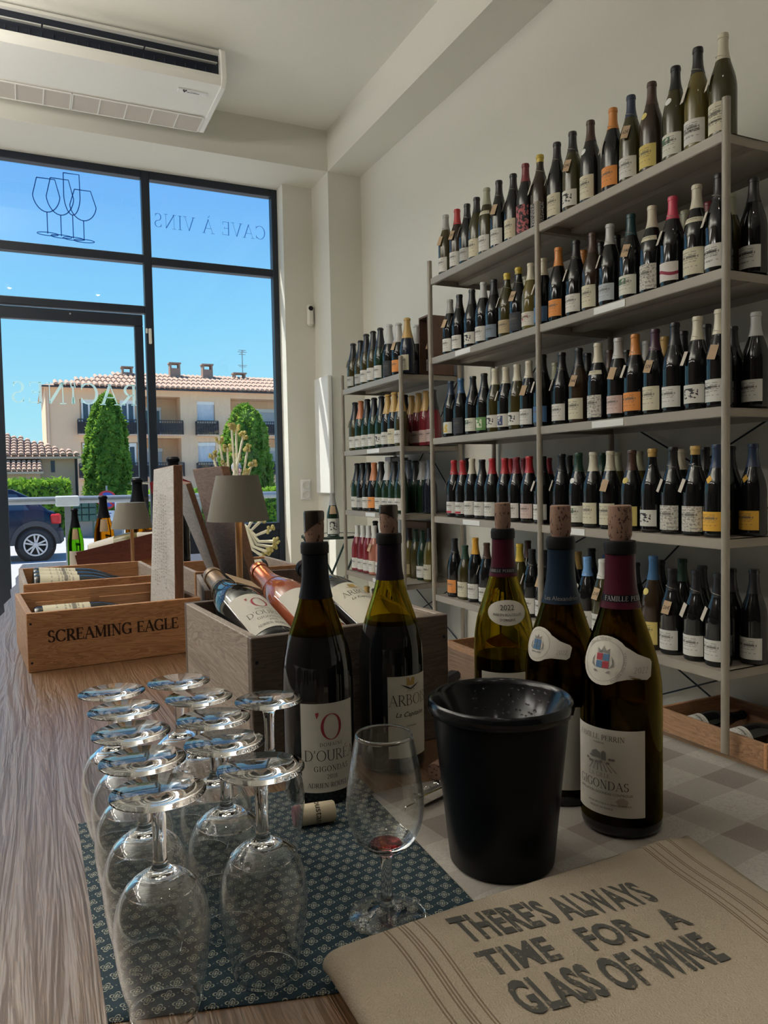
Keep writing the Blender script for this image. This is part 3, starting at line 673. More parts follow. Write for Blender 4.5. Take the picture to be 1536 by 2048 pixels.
# ---------------------------------------------------------------- a pedestrian beyond the terrace
def skin_body(name, joints, edges, mat, parent, root=0):
    me = bpy.data.meshes.new(name); me.from_pydata([j[:3] for j in joints], edges, []); me.materials.append(mat)
    o = link(name, me, parent); sk = o.modifiers.new('skin', 'SKIN'); sk.use_smooth_shade = True
    for i, j in enumerate(joints):
        r = j[3]; me.skin_vertices[0].data[i].radius = r if isinstance(r, tuple) else (r, r)
    me.skin_vertices[0].data[root].use_root = True
    s = o.modifiers.new('sub', 'SUBSURF'); s.levels = 1; s.render_levels = 2
    return o
struct('path', MB().bb(1.6, 30, 13.2, 15.2, SZ, SZ+.16), M['road'])
t = thing('person', 'grey-haired person standing in the street outside, beyond the dried flowers', 'person', (3.53, 13.84, SZ+.16), (0, 0, R(12)))
skin = flat('skin', (.62, .33, .26), .6); shirt = flat('white_shirt', (.62, .62, .60), .8); trs = flat('dark_trousers', (.05, .055, .08), .85); hair = flat('grey_hair', (.32, .30, .28), .9)
k = 1.03
jt = [(0, 0, .98, (.15, .11)), (0, 0, 1.2, (.14, .10)), (0, 0, 1.42, (.17, .11)), (0, 0, 1.52, (.07, .07)), (0, -.01, 1.62, (.055, .06)), (0, -.015, 1.72, (.078, .095)), (0, -.01, 1.81, (.07, .085)),
      (.19, 0, 1.44, .065), (.24, .02, 1.18, .048), (.25, -.05, .95, .038), (.25, -.08, .86, .035), (-.19, 0, 1.44, .065), (-.24, .02, 1.18, .048), (-.25, -.05, .95, .038), (-.25, -.08, .86, .035),
      (.10, 0, .88, .10), (.11, -.02, .50, .065), (.11, .02, .10, .045), (.11, -.12, .04, .04), (-.10, 0, .88, .10), (-.11, -.02, .50, .065), (-.11, .02, .10, .045), (-.11, -.12, .04, .04)]
ed = [(0, 1), (1, 2), (2, 3), (3, 4), (4, 5), (5, 6), (2, 7), (7, 8), (8, 9), (9, 10), (2, 11), (11, 12), (12, 13), (13, 14), (0, 15), (15, 16), (16, 17), (17, 18), (0, 19), (19, 20), (20, 21), (21, 22)]
skin_body('body', jt, ed, skin, t)
skin_body('shirt', [(0, 0, .93, (.165, .125)), (0, 0, 1.2, (.155, .115)), (0, 0, 1.42, (.185, .125)), (0, 0, 1.5, (.10, .09)), (.2, 0, 1.44, .08), (.235, .02, 1.2, .065), (-.2, 0, 1.44, .08), (-.235, .02, 1.2, .065)], [(0, 1), (1, 2), (2, 3), (2, 4), (4, 5), (2, 6), (6, 7)], shirt, t)
skin_body('trousers', [(0, 0, .97, (.16, .12)), (.10, 0, .86, .115), (.11, -.02, .5, .08), (.11, .02, .12, .065), (-.10, 0, .86, .115), (-.11, -.02, .5, .08), (-.11, .02, .12, .065)], [(0, 1), (1, 2), (2, 3), (0, 4), (4, 5), (5, 6)], trs, t)
obj('hair', MB().lathe([(.088, -.03), (.092, .02), (.082, .07), (.05, .105), (0, .115)], 16).xf(Matrix.Translation((0, .012, 1.755)) @ Matrix.Scale(1.15, 4, (0, 1, 0)) @ Matrix.Rotation(R(-18), 4, 'X')), hair, t, smooth=True)
obj('nose', MB().sphere((0, -.118, 1.715), .018, 8, 6, (.8, 1.2, 1.4)), skin, t, smooth=True)
for sx in (-1, 1):
    obj('eye', MB().sphere((sx*.032, -.098, 1.742), .012, 8, 6), M['black'], t, smooth=True)
    obj('ear', MB().sphere((sx*.083, .0, 1.72), .028, 8, 6, (.4, .8, 1.2)), skin, t, smooth=True)
obj('mouth', MB().sphere((0, -.103, 1.672), .022, 8, 6, (1.1, .4, .3)), flat('lips', (.4, .12, .12), .6), t, smooth=True)
# ---------------------------------------------------------------- bottles
M['g_black'] = flat('near_black_glass', (.006, .007, .008), .06, var=.0)
M['g_olive'] = flat('olive_bottle_glass', (.045, .038, .010), .07, var=.25, scale=9)
M['g_pale'] = flat('gold_olive_glass', (.12, .095, .022), .07, var=.25, scale=9)
M['g_brown'] = flat('brown_bottle_glass', (.030, .018, .010), .07, var=.1)
M['g_green'] = flat('dark_green_glass', (.010, .030, .014), .07, var=.2, scale=9)
M['g_navyglass'] = flat('blue_black_glass', (.010, .014, .028), .12, var=.1)
M['g_rose'] = flat('red_rose_wine_glass', (.19, .022, .030), .06, var=.3, scale=9)
M['g_blush'] = flat('pink_rose_wine_glass', (.42, .17, .12), .06, var=.2, scale=9)
CAPC = dict(black=(.012, .012, .014), grey=(.36, .36, .35), red=(.42, .025, .03), sage=(.36, .36, .26), darkred=(.18, .02, .03), yellow=(.55, .40, .05), brown=(.07, .035, .025),
            orange=(.60, .23, .05), navy=(.02, .035, .08), cream=(.62, .57, .45), silver=(.50, .50, .50), teal=(.01, .05, .06), pink=(.55, .06, .11), blue=(.04, .12, .26),
            plum=(.06, .02, .04), gold=(.50, .32, .10), forest=(.015, .05, .03), amber=(.66, .34, .04), sky=(.16, .34, .66), white=(.72, .72, .70), copper=(.52, .19, .08), slate=(.15, .18, .24))
for c, v in CAPC.items(): M['c_'+c] = flat('capsule_'+c, v, .32, .0, var=.05)
def label_mat(name, base, ink=(.10, .09, .08), blob=None, box=(0, 1, 0, 1), nscale=4, thr=.5, bandtxt=True):
    n = NT('label_'+name); u, v, _ = n.xyz(n.coord('UV')); c = base
    if blob:
        m = n.noise(n.vec(u*1.0, v*1.0, 0), nscale, 2).gt(thr)*u.gt(box[0])*u.lt(box[1])*v.gt(box[2])*v.lt(box[3]); c = n.mix(m, c, blob)
    if bandtxt:
        rows = v*11.0; row = rows.f('FLOOR'); fr = rows.f('FRACT'); big = row.near(7, .5)
        tx = n.white(n.vec((u*34.0).f('FLOOR'), row, 0)).gt(.28)*n.white(n.vec(row, 3.0, 1.0)).gt(.42)*fr.lt(.45)*(u-.5).abs().lt(.30)*v.gt(.08)*v.lt(.9)
        tb = n.white(n.vec((u*20.0).f('FLOOR'), 5.0, 0)).gt(.22)*(v-.66).abs().lt(.05)*(u-.5).abs().lt(.33)
        c = n.mix(tx*.55, c, ink); c = n.mix(tb*.8, c, ink)
    return n.pbr(c, .75)
LB = {  # style: (material args, z0, z1, half angle)
 'white': ((.66, .65, .61), None), 'cream': ((.62, .58, .44), None), 'orange': ((.70, .27, .07), None), 'yellow': ((.62, .50, .16), None), 'amber': ((.72, .40, .05), None),
 'grey': ((.42, .42, .40), None), 'slate': ((.17, .22, .28), None), 'silver': ((.46, .50, .54), None), 'tan': ((.42, .33, .20), None), 'blush': ((.60, .46, .43), None),
 'blue': ((.07, .17, .34), None), 'dark': ((.03, .035, .045), None)}
for k, (c, _) in LB.items(): M['l_'+k] = label_mat(k, c)
M['l_floral'] = label_mat('floral', (.02, .02, .025), blob=(.42, .12, .13), nscale=7, thr=.50, bandtxt=False)
M['l_speckled'] = label_mat('speckled', (.04, .04, .05), blob=(.5, .47, .42), nscale=22, thr=.56, bandtxt=False)
M['l_drawing'] = label_mat('drawing', (.64, .63, .58), blob=(.03, .03, .035), box=(.25, .8, .25, .8), nscale=6, thr=.52, bandtxt=False)
M['l_green'] = label_mat('green', (.64, .64, .56), blob=(.05, .16, .08), box=(.2, .62, .55, .85), nscale=5, thr=.38)
M['l_leaf'] = label_mat('leaf', (.12, .26, .09), blob=(.62, .64, .50), box=(.25, .8, .2, .85), nscale=4, thr=.46, bandtxt=False)
M['l_figure'] = label_mat('figure', (.62, .60, .55), blob=(.05, .07, .16), box=(.35, .7, .12, .85), nscale=5, thr=.42, bandtxt=False)
M['l_tropic'] = label_mat('tropic', (.60, .63, .58), blob=(.52, .36, .06), box=(.3, .75, .1, .8), nscale=5, thr=.46, bandtxt=False)
M['l_red'] = label_mat('red', (.64, .61, .53), blob=(.42, .06, .05), box=(.2, .8, .35, .8), nscale=8, thr=.56)
M['l_redfoot'] = label_mat('redfoot', (.66, .65, .62), blob=(.42, .03, .05), box=(.3, .8, .02, .2), nscale=1, thr=.1)
M['l_pattern'] = label_mat('pattern', (.58, .56, .50), blob=(.30, .29, .27), nscale=13, thr=.55)
n = NT('label_swoosh'); u, v, _ = n.xyz(n.coord('UV'))
hill = (v-(.45+(u*6.0).f('SINE')*.10)).abs().lt(.09)
M['l_swoosh'] = n.pbr(n.mix(hill, (.64, .60, .57), (.26, .02, .045)), .7)
M['kraft'] = flat('kraft_tag', (.46, .33, .21), .85, var=.08); M['tagwhite'] = flat('pale_tag', (.56, .50, .42), .85, var=.05)
M['string'] = flat('raw_string', (.40, .36, .29), .9)

def smooth_prof(pts, per=4):
    out = []
    for i in range(len(pts)-1):
        p0, p1, p2, p3 = pts[max(i-1, 0)], pts[i], pts[i+1], pts[min(i+2, len(pts)-1)]
        for k in range(per):
            t_ = k/per
            out.append(tuple(.5*((2*p1[j])+(-p0[j]+p2[j])*t_+(2*p0[j]-5*p1[j]+4*p2[j]-p3[j])*t_*t_+(-p0[j]+3*p1[j]-3*p2[j]+p3[j])*t_**3) for j in (0, 1)))
    return out+[pts[-1]]
BURG = [(.0412, .012), (.0412, .132)]+smooth_prof([(.0412, .132), (.0403, .152), (.0365, .175), (.0295, .198), (.0222, .220), (.0172, .240), (.0149, .258), (.0143, .283)], 3)[1:]
CHMP = [(.0440, .012), (.0440, .118)]+smooth_prof([(.0440, .118), (.0428, .140), (.0385, .165), (.0310, .192), (.0232, .220), (.0178, .245), (.0154, .265), (.0148, .283)], 3)[1:]
def prof_r(P, z):
    for (r0, z0), (r1, z1) in zip(P, P[1:]):
        if z0 <= z <= z1: return r0+(r1-r0)*(z-z0)/max(1e-9, z1-z0)
    return P[0][0] if z < P[0][1] else P[-1][0]
_mc = {}
def cached(key, fn):
    if key not in _mc: _mc[key] = fn()
    return _mc[key]
def glass_mesh(P, mat, seg=24):
    pr = [(0, .003), (.030, 0), (P[0][0]-.003, .002), (P[0][0]-.0005, .006)]+P+[(.0156, .2835), (.0157, .292), (.0146, .296), (0, .296)]
    return MB().lathe(pr, seg).mesh('wine_bottle', mat, True)
def cap_mesh(P, mat, z0, seg=20, champ=False):
    zs = [z0+(.283-z0)*k/5 for k in range(6)]
    e = .0008 if not champ else .0022
    pr = [(prof_r(P, z)+e, z) for z in zs]+[(.0166+(.0035 if champ else 0), .2838), (.0168+(.0035 if champ else 0), .291), (.0152, .2972), (0, .2976)]
    return MB().lathe([(pr[0][0]-.001, pr[0][1]-.0003)]+pr, seg).mesh('capsule', mat, True)
def patch_mesh(P, mat, z0, z1, ha, phi=-PI/2, e=.0005, nu=14, nv=2, name='label'):
    b = MB()
    for j in range(nv+1):
        z = z0+(z1-z0)*j/nv; r = prof_r(P, z)+e
        b.v += [(r*math.cos(phi-ha+2*ha*i/nu), r*math.sin(phi-ha+2*ha*i/nu), z) for i in range(nu+1)]
    for j in range(nv):
        for i in range(nu):
            b.uv[len(b.f)] = [((i+a)/nu, (j+c)/nv) for a, c in ((0, 0), (1, 0), (1, 1), (0, 1))]
            b.f.append((j*(nu+1)+i, j*(nu+1)+i+1, (j+1)*(nu+1)+i+1, (j+1)*(nu+1)+i)); b.m.append(0)
    return b.mesh(name, mat, True)
def shape_mesh(P, mat, zc, pts, phi=-PI/2, e=.0012, name='medallion', rings=8):
    """a paper medallion of outline pts (du, dz) wrapped on the bottle shoulder"""
    b = MB(); fn = wrap(P, phi, e)
    b.v.append(fn(0, zc)); n_ = len(pts)
    for k in range(1, rings+1): b.v += [fn(x*k/rings, zc+z*k/rings) for x, z in pts]
    for i in range(n_): b.f.append((0, 1+i, 1+(i+1) % n_)); b.m.append(0)
    for k in range(rings-1):
        for i in range(n_): b.f.append((1+k*n_+i, 1+(k+1)*n_+i, 1+(k+1)*n_+(i+1) % n_, 1+k*n_+(i+1) % n_)); b.m.append(0)
    return b.mesh(name, mat, True)
def wrap(P, phi=-PI/2, e=.0009):
    def fn(u, v):
        r = prof_r(P, v)+e; a = phi+u/max(r, .012); return (r*math.cos(a), r*math.sin(a), v)
    return fn
ell = lambda a, c, n_=20: [(a*math.cos(2*PI*i/n_), c*math.sin(2*PI*i/n_)) for i in range(n_)]
def tag_mesh(mat):
    b = MB(); b.box((0, 0, 0), (.026, .0012, .046)); return b.mesh('price_tag', mat)
def string_mesh(P, z=.232):
    r = prof_r(P, z)+.0014; b = MB(); n_ = 14
    b.tube([(r*math.cos(2*PI*i/n_), r*math.sin(2*PI*i/n_), z-.006*math.sin(2*PI*i/n_+1.2)) for i in range(n_+1)], .0009, 4); return b.mesh('string', M['string'])
LZ = {'white': (.018, .086), 'cream': (.016, .098), 'orange': (.022, .088), 'yellow': (.018, .09), 'pattern': (.014, .098), 'drawing': (.022, .08), 'blue': (.02, .085), 'blush': (.02, .085), 'floral': (.012, .125),
      'speckled': (.012, .10), 'dark': (.014, .095), 'amber': (.020, .082), 'leaf': (.016, .08), 'green': (.018, .084)}
word = {'white': 'white', 'none': '', 'speckled': 'speckled', 'drawing': 'white drawing', 'green': 'white-green', 'pattern': 'grey patterned', 'swoosh': 'red-striped', 'redfoot': 'red-footed white',
        'figure': 'blue-figure', 'tropic': 'yellow-tropical', 'red': 'red-marked', 'leaf': 'green leaf'}
gword = dict(black='dark', olive='olive', pale='golden olive', brown='brown', green='dark green', navyglass='blue-black', rose='red rosé', blush='pink rosé')
def bottle_on_shelf(loc, H, glass, cap, lab, fl, phi, label, group, champ=False):
    P = CHMP if champ else BURG; kp = 'C' if champ else 'B'
    o = link('wine_bottle', cached((kp, glass), lambda: glass_mesh(P, M['g_'+glass])), None, (loc[0], loc[1], loc[2]+.0006), (0, 0, phi+PI/2), (1, 1, H/.297))
    tag(o, label, 'bottle', group)
    z0 = .188 if champ else (.240 if cap in ('yellow', 'gold') and not champ and lab in ('tan', 'dark', 'speckled', 'drawing', 'pattern') else .222)
    if z0 == .240: z0 = .268
    if lab == 'none' or True:
        link('capsule', cached((kp, 'cap', cap, z0), lambda: cap_mesh(P, M['c_'+cap], z0, champ=champ)), o)
    if lab != 'none':
        a, c = LZ.get(lab, (.02, .08))
        lo = link('label', cached((kp, 'lab', lab), lambda: patch_mesh(P, M['l_'+lab], a, c, 1.18)), o)
    if 'V' in fl: link('neck_band', cached((kp, 'V'), lambda: patch_mesh(P, M['l_cream'], .176, .192, 1.3, nv=3, name='neck_band')), o)
    if 'v' in fl: link('medallion', cached((kp, 'v', lab), lambda: shape_mesh(P, M['l_yellow'] if lab == 'yellow' else M['white'], .185, ell(.013, .011))), o)
    if 'd' in fl: link('medallion', cached((kp, 'd'), lambda: shape_mesh(P, M['l_amber'], .185, [(.012, 0), (0, .014), (-.012, 0), (0, -.014)])), o)
    if 'T' in fl or 't' in fl:
        link('string', cached((kp, 'str'), lambda: string_mesh(P)), o)
        kr = 'kraft' if 'T' in fl else 'tagwhite'
        tg = link('price_tag', cached(('tag', kr), lambda: tag_mesh(M[kr])), o)
        a = R(-72 if 'T' in fl else -120); r = prof_r(P, .165)+.0055
        tg.location = (r*math.cos(a), r*math.sin(a), .166); tg.rotation_euler = (R(-17), R(9), a+PI/2)
    return o
# ---------------------------------------------------------------- racks
def rack(name, label, ys, levels, top, xb, braces, price):
    t = thing(name, label, 'shelving', (0, 0, 0)); pm = M['shelf']; xf = 1.92
    for y in ys:
        for x in (xf, xb): obj('post', MB().cyl((x, y, FZ), (x, y, top), .0125, 14), pm, t, smooth=True)
    for z in levels:
        for y0, y1 in zip(ys, ys[1:]):
            a, c = min(y0, y1)+.012, max(y0, y1)-.012
            b = MB().bb(xf, xb, a, c, z-.003, z)
            b.bb(xf-.002, xf+.001, a, c, z-.030, z).bb(xb-.001, xb+.002, a, c, z-.03, z).bb(xf, xb, a, a+.002, z-.03, z).bb(xf, xb, c-.002, c, z-.03, z)
            b.bb(xf, xf+.014, a, c, z-.032, z-.029).bb((xf+xb)/2-.03, (xf+xb)/2+.03, a+.003, c-.003, z-.02, z-.003)
            obj('shelf', b, pm, t)
    for y0, z0, y1, z1 in braces: obj('brace', MB().cyl((xb+.008, y0, z0), (xb+.008, y1, z1), .0035, 6), M['anthracite'], t)
    for y0, y1, z in price:
        s = obj('price_strip', MB().bb(xf-.0045, xf-.002, y0, y1, z-.028, z-.004), M['white'], t)
    return t
LV = [1.383, .979, .565, .160, -.250, -.660]
t = rack('shelving_rack', 'tall taupe steel wine rack of two bays along the right wall', (3.472, 2.560, 1.640), LV, 1.475, 2.30,
     [(3.47, -.66, 2.56, -.25), (3.47, -.25, 2.56, -.66), (2.56, -.66, 1.64, -.25), (2.56, -.25, 1.64, -.66), (3.47, .565, 2.56, 1.383), (2.56, .16, 1.64, .62), (2.56, .62, 1.64, .16), (2.56, -.25, 2.1, .16), (3.47, -.25, 2.56, .16)],
     [(2.06, 2.22, .979), (2.07, 2.235, .565), (3.08, 3.22, .979), (3.02, 3.17, .16), (2.28, 2.42, .16)])
LW = [.950, .545, .155, -.247, -.650]
rack('shelving_rack', 'lower taupe steel rack of sparkling wines nearest the window', (4.690, 3.822), LW, 1.045, 2.30,
     [(4.69, .155, 3.822, .95), (4.69, .95, 3.822, .155), (4.69, -.65, 3.822, -.25), (4.69, -.25, 3.822, -.65)], [(4.12, 4.30, .545), (4.20, 4.34, .155), (4.1, 4.25, -.247)])
SD = {
 '00':'''3.397,0.308,olive,grey,white,T
3.285,0.300,brown,red,white,T
3.191,0.295,black,black,grey,t
3.105,0.297,olive,black,cream,
3.018,0.311,olive,sage,white,V
2.918,0.309,black,black,white,T
2.807,0.298,black,black,cream,t
2.717,0.308,black,darkred,floral,
2.616,0.306,brown,yellow,speckled,t
2.504,0.312,black,black,cream,t
2.408,0.315,olive,black,drawing,T
2.304,0.313,black,brown,cream,v
2.183,0.306,black,orange,orange,t
2.092,0.310,olive,navy,white,T
1.994,0.310,brown,brown,yellow,v
1.889,0.311,olive,black,green,v
1.798,0.325,pale,black,white,t
1.702,0.318,olive,cream,cream,t''',
 '10':'''3.367,0.281,black,grey,white,T
3.275,0.285,black,black,white,t
3.158,0.283,black,black,drawing,
3.057,0.294,black,silver,white,
2.969,0.286,black,black,slate,
2.863,0.287,olive,yellow,tan,t
2.776,0.291,black,yellow,dark,T
2.686,0.286,pale,cream,red,
2.599,0.283,black,cream,blue,t
2.501,0.300,black,orange,orange,
2.393,0.297,black,black,white,t
2.297,0.298,brown,brown,cream,
2.202,0.302,black,silver,silver,t
2.095,0.304,black,teal,green,T
1.994,0.300,black,cream,pattern,V
1.902,0.301,black,pink,swoosh,t
1.802,0.304,black,cream,cream,V
1.716,0.307,black,black,white,t''',
 '11':'''2.883,0.290,olive,sage,none,
2.490,0.299,brown,orange,none,
2.384,0.302,black,black,none,
2.296,0.303,black,black,none,
1.959,0.289,olive,sage,none,
1.859,0.285,black,darkred,none,
1.772,0.282,olive,sage,none,
1.686,0.302,black,black,white,''',
 '20':'''3.372,0.285,black,navy,tropic,t
3.273,0.286,black,blue,dark,t
3.159,0.283,black,black,green,
3.060,0.284,black,black,leaf,t
2.968,0.294,olive,cream,drawing,
2.881,0.288,black,cream,figure,t
2.794,0.288,olive,cream,drawing,
2.707,0.291,black,cream,white,T
2.610,0.303,black,black,blue,t
2.485,0.292,black,black,white,t
2.381,0.293,brown,black,cream,T
2.270,0.294,black,cream,pattern,V
2.162,0.294,black,silver,blush,T
2.076,0.293,black,orange,orange,t
1.982,0.294,black,plum,cream,T
1.894,0.299,black,black,white,
1.799,0.301,black,cream,drawing,t
1.713,0.306,black,cream,white,T''',
 '21':'''2.677,0.284,olive,sage,none,
2.468,0.293,black,black,none,
2.338,0.285,brown,brown,none,
2.242,0.270,black,black,none,
2.141,0.287,olive,grey,none,
2.054,0.288,brown,gold,none,
1.968,0.292,black,black,none,
1.868,0.297,black,black,none,
1.762,0.270,black,black,none,
1.676,0.299,black,silver,white,''',
 '30':'''3.352,0.288,black,red,redfoot,t
3.266,0.285,black,red,redfoot,t
3.179,0.290,black,cream,white,
3.087,0.284,black,black,white,
3.000,0.287,black,red,white,
2.897,0.285,black,red,white,
2.807,0.286,black,darkred,white,
2.711,0.287,black,red,blush,
2.616,0.284,black,black,white,t
2.491,0.289,black,black,green,t
2.387,0.290,black,forest,green,v
2.300,0.290,black,cream,cream,
2.206,0.290,black,cream,cream,T
2.095,0.289,black,brown,yellow,v
1.996,0.290,black,gold,drawing,
1.903,0.291,black,black,pattern,t
1.808,0.291,black,gold,pattern,t
1.722,0.292,black,navy,amber,d''',
 '31':'''3.613,0.300,black,black,none,
3.017,0.286,black,red,none,
2.913,0.285,black,darkred,none,
2.731,0.280,black,darkred,none,
2.589,0.286,black,black,none,
2.382,0.289,black,forest,none,
2.296,0.288,olive,sage,none,
2.182,0.288,olive,sage,none,
1.980,0.288,black,cream,none,
1.874,0.290,black,black,none,
1.771,0.289,black,black,none,
1.684,0.293,black,navy,amber,d''',
 '40':'''3.355,0.298,black,black,orange,t
3.254,0.270,olive,forest,cream,
3.158,0.314,black,amber,white,
3.057,0.296,black,brown,white,t
2.927,0.288,black,blue,white,
2.789,0.311,olive,yellow,none,
2.698,0.294,black,black,white,t
2.611,0.297,black,black,white,T
2.525,0.314,black,navy,cream,
2.438,0.320,black,black,white,t
2.339,0.292,black,sky,white,t
2.252,0.291,olive,white,white,T
2.166,0.296,black,darkred,cream,
2.079,0.294,black,black,white,
1.993,0.325,brown,blue,yellow,v
1.906,0.290,black,black,white,T
1.803,0.294,black,black,white,t
1.716,0.293,black,black,white,t''',
 '41':'''2.890,0.312,black,brown,none,
2.536,0.290,black,gold,none,
2.450,0.310,black,black,none,
2.363,0.291,black,blue,none,
2.075,0.296,black,black,none,
1.972,0.310,black,forest,none,
1.885,0.294,black,black,none,
1.766,0.296,black,black,none,
1.679,0.302,black,black,white,''',
 'L00':'''4.637,0.301,olive,black,grey,t
4.513,0.299,olive,black,grey,t
4.422,0.324,olive,black,white,
4.318,0.324,olive,black,white,
4.212,0.324,green,black,white,
4.085,0.322,black,silver,dark,t
3.963,0.306,black,silver,orange,T
3.854,0.314,navyglass,gold,cream,''',
 'L01':'''4.000,0.312,black,silver,dark,''',
 'L10':'''4.626,0.319,olive,black,white,t
4.530,0.319,green,copper,white,
4.426,0.320,green,black,white,t
4.322,0.318,green,black,white,
4.214,0.317,green,black,drawing,t
4.125,0.318,black,gold,white,t
4.036,0.322,black,gold,cream,
3.947,0.316,olive,gold,white,''',
 'L11':'''4.170,0.325,rose,black,none,
4.081,0.310,rose,gold,blush,
3.992,0.317,rose,gold,blush,
3.903,0.319,rose,gold,blush,
3.814,0.318,rose,black,blush,''',
 'L20':'''4.610,0.308,green,black,white,t
4.520,0.309,black,black,grey,
4.430,0.309,black,black,white,t
4.341,0.306,black,copper,orange,t
4.237,0.309,green,black,white,t
4.137,0.309,green,silver,white,t
4.048,0.305,green,black,white,
3.959,0.310,green,black,white,''',
 'L21':'''4.137,0.316,navyglass,slate,none,
4.048,0.308,green,black,none,
3.959,0.306,green,silver,none,
3.870,0.311,navyglass,slate,none,''',
 'L30':'''4.631,0.299,rose,white,white,
4.535,0.303,rose,white,white,
4.446,0.306,rose,white,white,
4.357,0.310,blush,white,white,T
4.255,0.313,blush,white,white,
4.144,0.313,blush,white,white,''',
 'L31':'''4.146,0.300,pale,black,tan,
4.057,0.298,olive,forest,none,
3.968,0.295,green,forest,white,
3.879,0.313,pale,black,cream,''',
}
ORD = 'first second third fourth fifth sixth seventh eighth ninth tenth eleventh twelfth thirteenth fourteenth fifteenth sixteenth seventeenth eighteenth nineteenth'.split()
def plab(s):
    w = word.get(s, s); return w
BOT = {}
for key, txt in SD.items():
    left = key[0] == 'L'; lv = int(key[1] if left else key[0]); row = int(key[-1])
    z = (LW if left else LV)[lv]; shelf = ('top', 'second', 'third', 'fourth', 'fifth')[lv]
    place = ('short' if left else 'tall')+' rack'
    for i, l in enumerate(txt.strip().split('\n')):
        y, H, g, cap, lab, fl = l.split(','); y, H = float(y), float(H)
        if y > 3.6 and not left: y = 3.42
        x = (1.982 if row == 0 else 2.12) if left else (1.978 if row == 0 else 2.095)
        lw = plab(lab)
        nm = f"{cap}-capped {gword[g].split()[-1]} bottle" + (f" with {lw} label" if lw else '')
        nm += f", {ORD[i]} from window, {'rear' if row else 'front'} row, {shelf} shelf, {place}"
        champ = left and not (lv == 3)
        BOT[key, i] = bottle_on_shelf((x, y, z), H, g, cap, lab, fl, PI+R((i*37) % 11-5), nm, f"bottles on the {shelf} shelf of the {place}", champ)
def bottle_text(key, lines, mat=None):
    k, y = key; best = min((abs(float(l.split(',')[0])-y), i) for i, l in enumerate(SD[k].strip().split('\n')))[1]
    o = BOT[k, best]; lab = [c for c in o.children if c.name.startswith('label')][0]
    letter(lab, lines, mat or M['ink'], wrap(BURG, -PI/2, .0012))
bottle_text(('00', 1.798), line_pr((sans('CORTON', .007), 0, .066), (sans('CHARLEMAGNE', .0095, .0002), 0, .051), (sans('GRAND CRU', .005), 0, .038)))
bottle_text(('00', 1.702), line_pr((sans('Corton', .010, shear=.25), 0, .062), (sans('Charlemagne', .012, .0002, shear=.25), 0, .044)))
for k in (('10', 1.716), ('11', 1.686)): bottle_text(k, line_pr((sans('SANTENAY', .0105, .0002), 0, .060), (sans('APPELLATION CONTROLEE', .0045), 0, .050), (sans('MOREY', .007), 0, .034)))
for k in (('20', 1.713), ('21', 1.676)): bottle_text(k, line_pr((sans('BEAUNE', .010, .0002), -.012, .058), (sans('1er CRU', .008), -.014, .045)))
def tag_text(key, s):
    k, y = key; best = min((abs(float(l.split(',')[0])-y), i) for i, l in enumerate(SD[k].strip().split('\n')))[1]
    for c in BOT[k, best].children:
        if c.name.startswith('price_tag'): letter(c, [(*sans(s, .017, .0002, .8, .2), 0, -.006)], M['ink'], lambda u, v: (u, -.0009, v), rot=.1)
for k, s in ((('40', 1.906), '26\u20ac'), (('10', 2.095), '154\u20ac'), (('20', 1.982), '52\u20ac'), (('00', 2.092), '62\u20ac'), (('20', 2.381), '34\u20ac'), (('00', 3.285), '22\u20ac'), (('10', 2.776), '35\u20ac'), (('00', 2.408), '29\u20ac'), (('40', 2.252), '21\u20ac')): tag_text(k, s)

# boxes and crates on the racks
def crate(name, label, loc, w, d, h, rot=0, th=.011, mx='pine_x', my='pine_y', cat='crate', group=None, nails=True):
    t = thing(name, label, cat, loc, (0, 0, rot), group)
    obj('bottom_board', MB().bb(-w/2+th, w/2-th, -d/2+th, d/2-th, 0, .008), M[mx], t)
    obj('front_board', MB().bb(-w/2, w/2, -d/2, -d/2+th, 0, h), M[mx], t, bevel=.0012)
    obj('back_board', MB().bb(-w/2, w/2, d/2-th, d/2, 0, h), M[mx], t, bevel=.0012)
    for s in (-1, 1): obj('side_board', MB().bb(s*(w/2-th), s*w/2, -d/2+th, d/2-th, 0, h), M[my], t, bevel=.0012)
    if nails:
        nb = M['anthracite']
        for sx in (-1, 1):
            for z in (h*.16, h*.82): obj('nail', MB().cyl((sx*(w/2-.007), -d/2-.0006, z), (sx*(w/2-.007), -d/2+.002, z), .0024, 8), nb, t)
    return t
t = thing('wooden_box', 'upright brown wooden box holding a tagged bottle, top of the short rack', 'box', (2.185, 3.892, .9506))
bm = wood('brown_box', (.07, .035, .022), (.16, .085, .055), 2, 1)
obj('back_panel', MB().bb(.08, .09, -.055, .055, 0, .34), bm, t); obj('bottom_panel', MB().bb(-.08, .08, -.055, .055, 0, .01), bm, t); obj('top_panel', MB().bb(-.08, .08, -.055, .055, .33, .34), bm, t)
for s in (-1, 1): obj('side_panel', MB().bb(-.08, .08, s*.046, s*.055, .01, .33), bm, t)
bottle_on_shelf((2.170, 3.892, .9612), .29, 'black', 'black', 'white', 'T', PI, 'dark tagged bottle standing inside the upright brown wooden box', None)
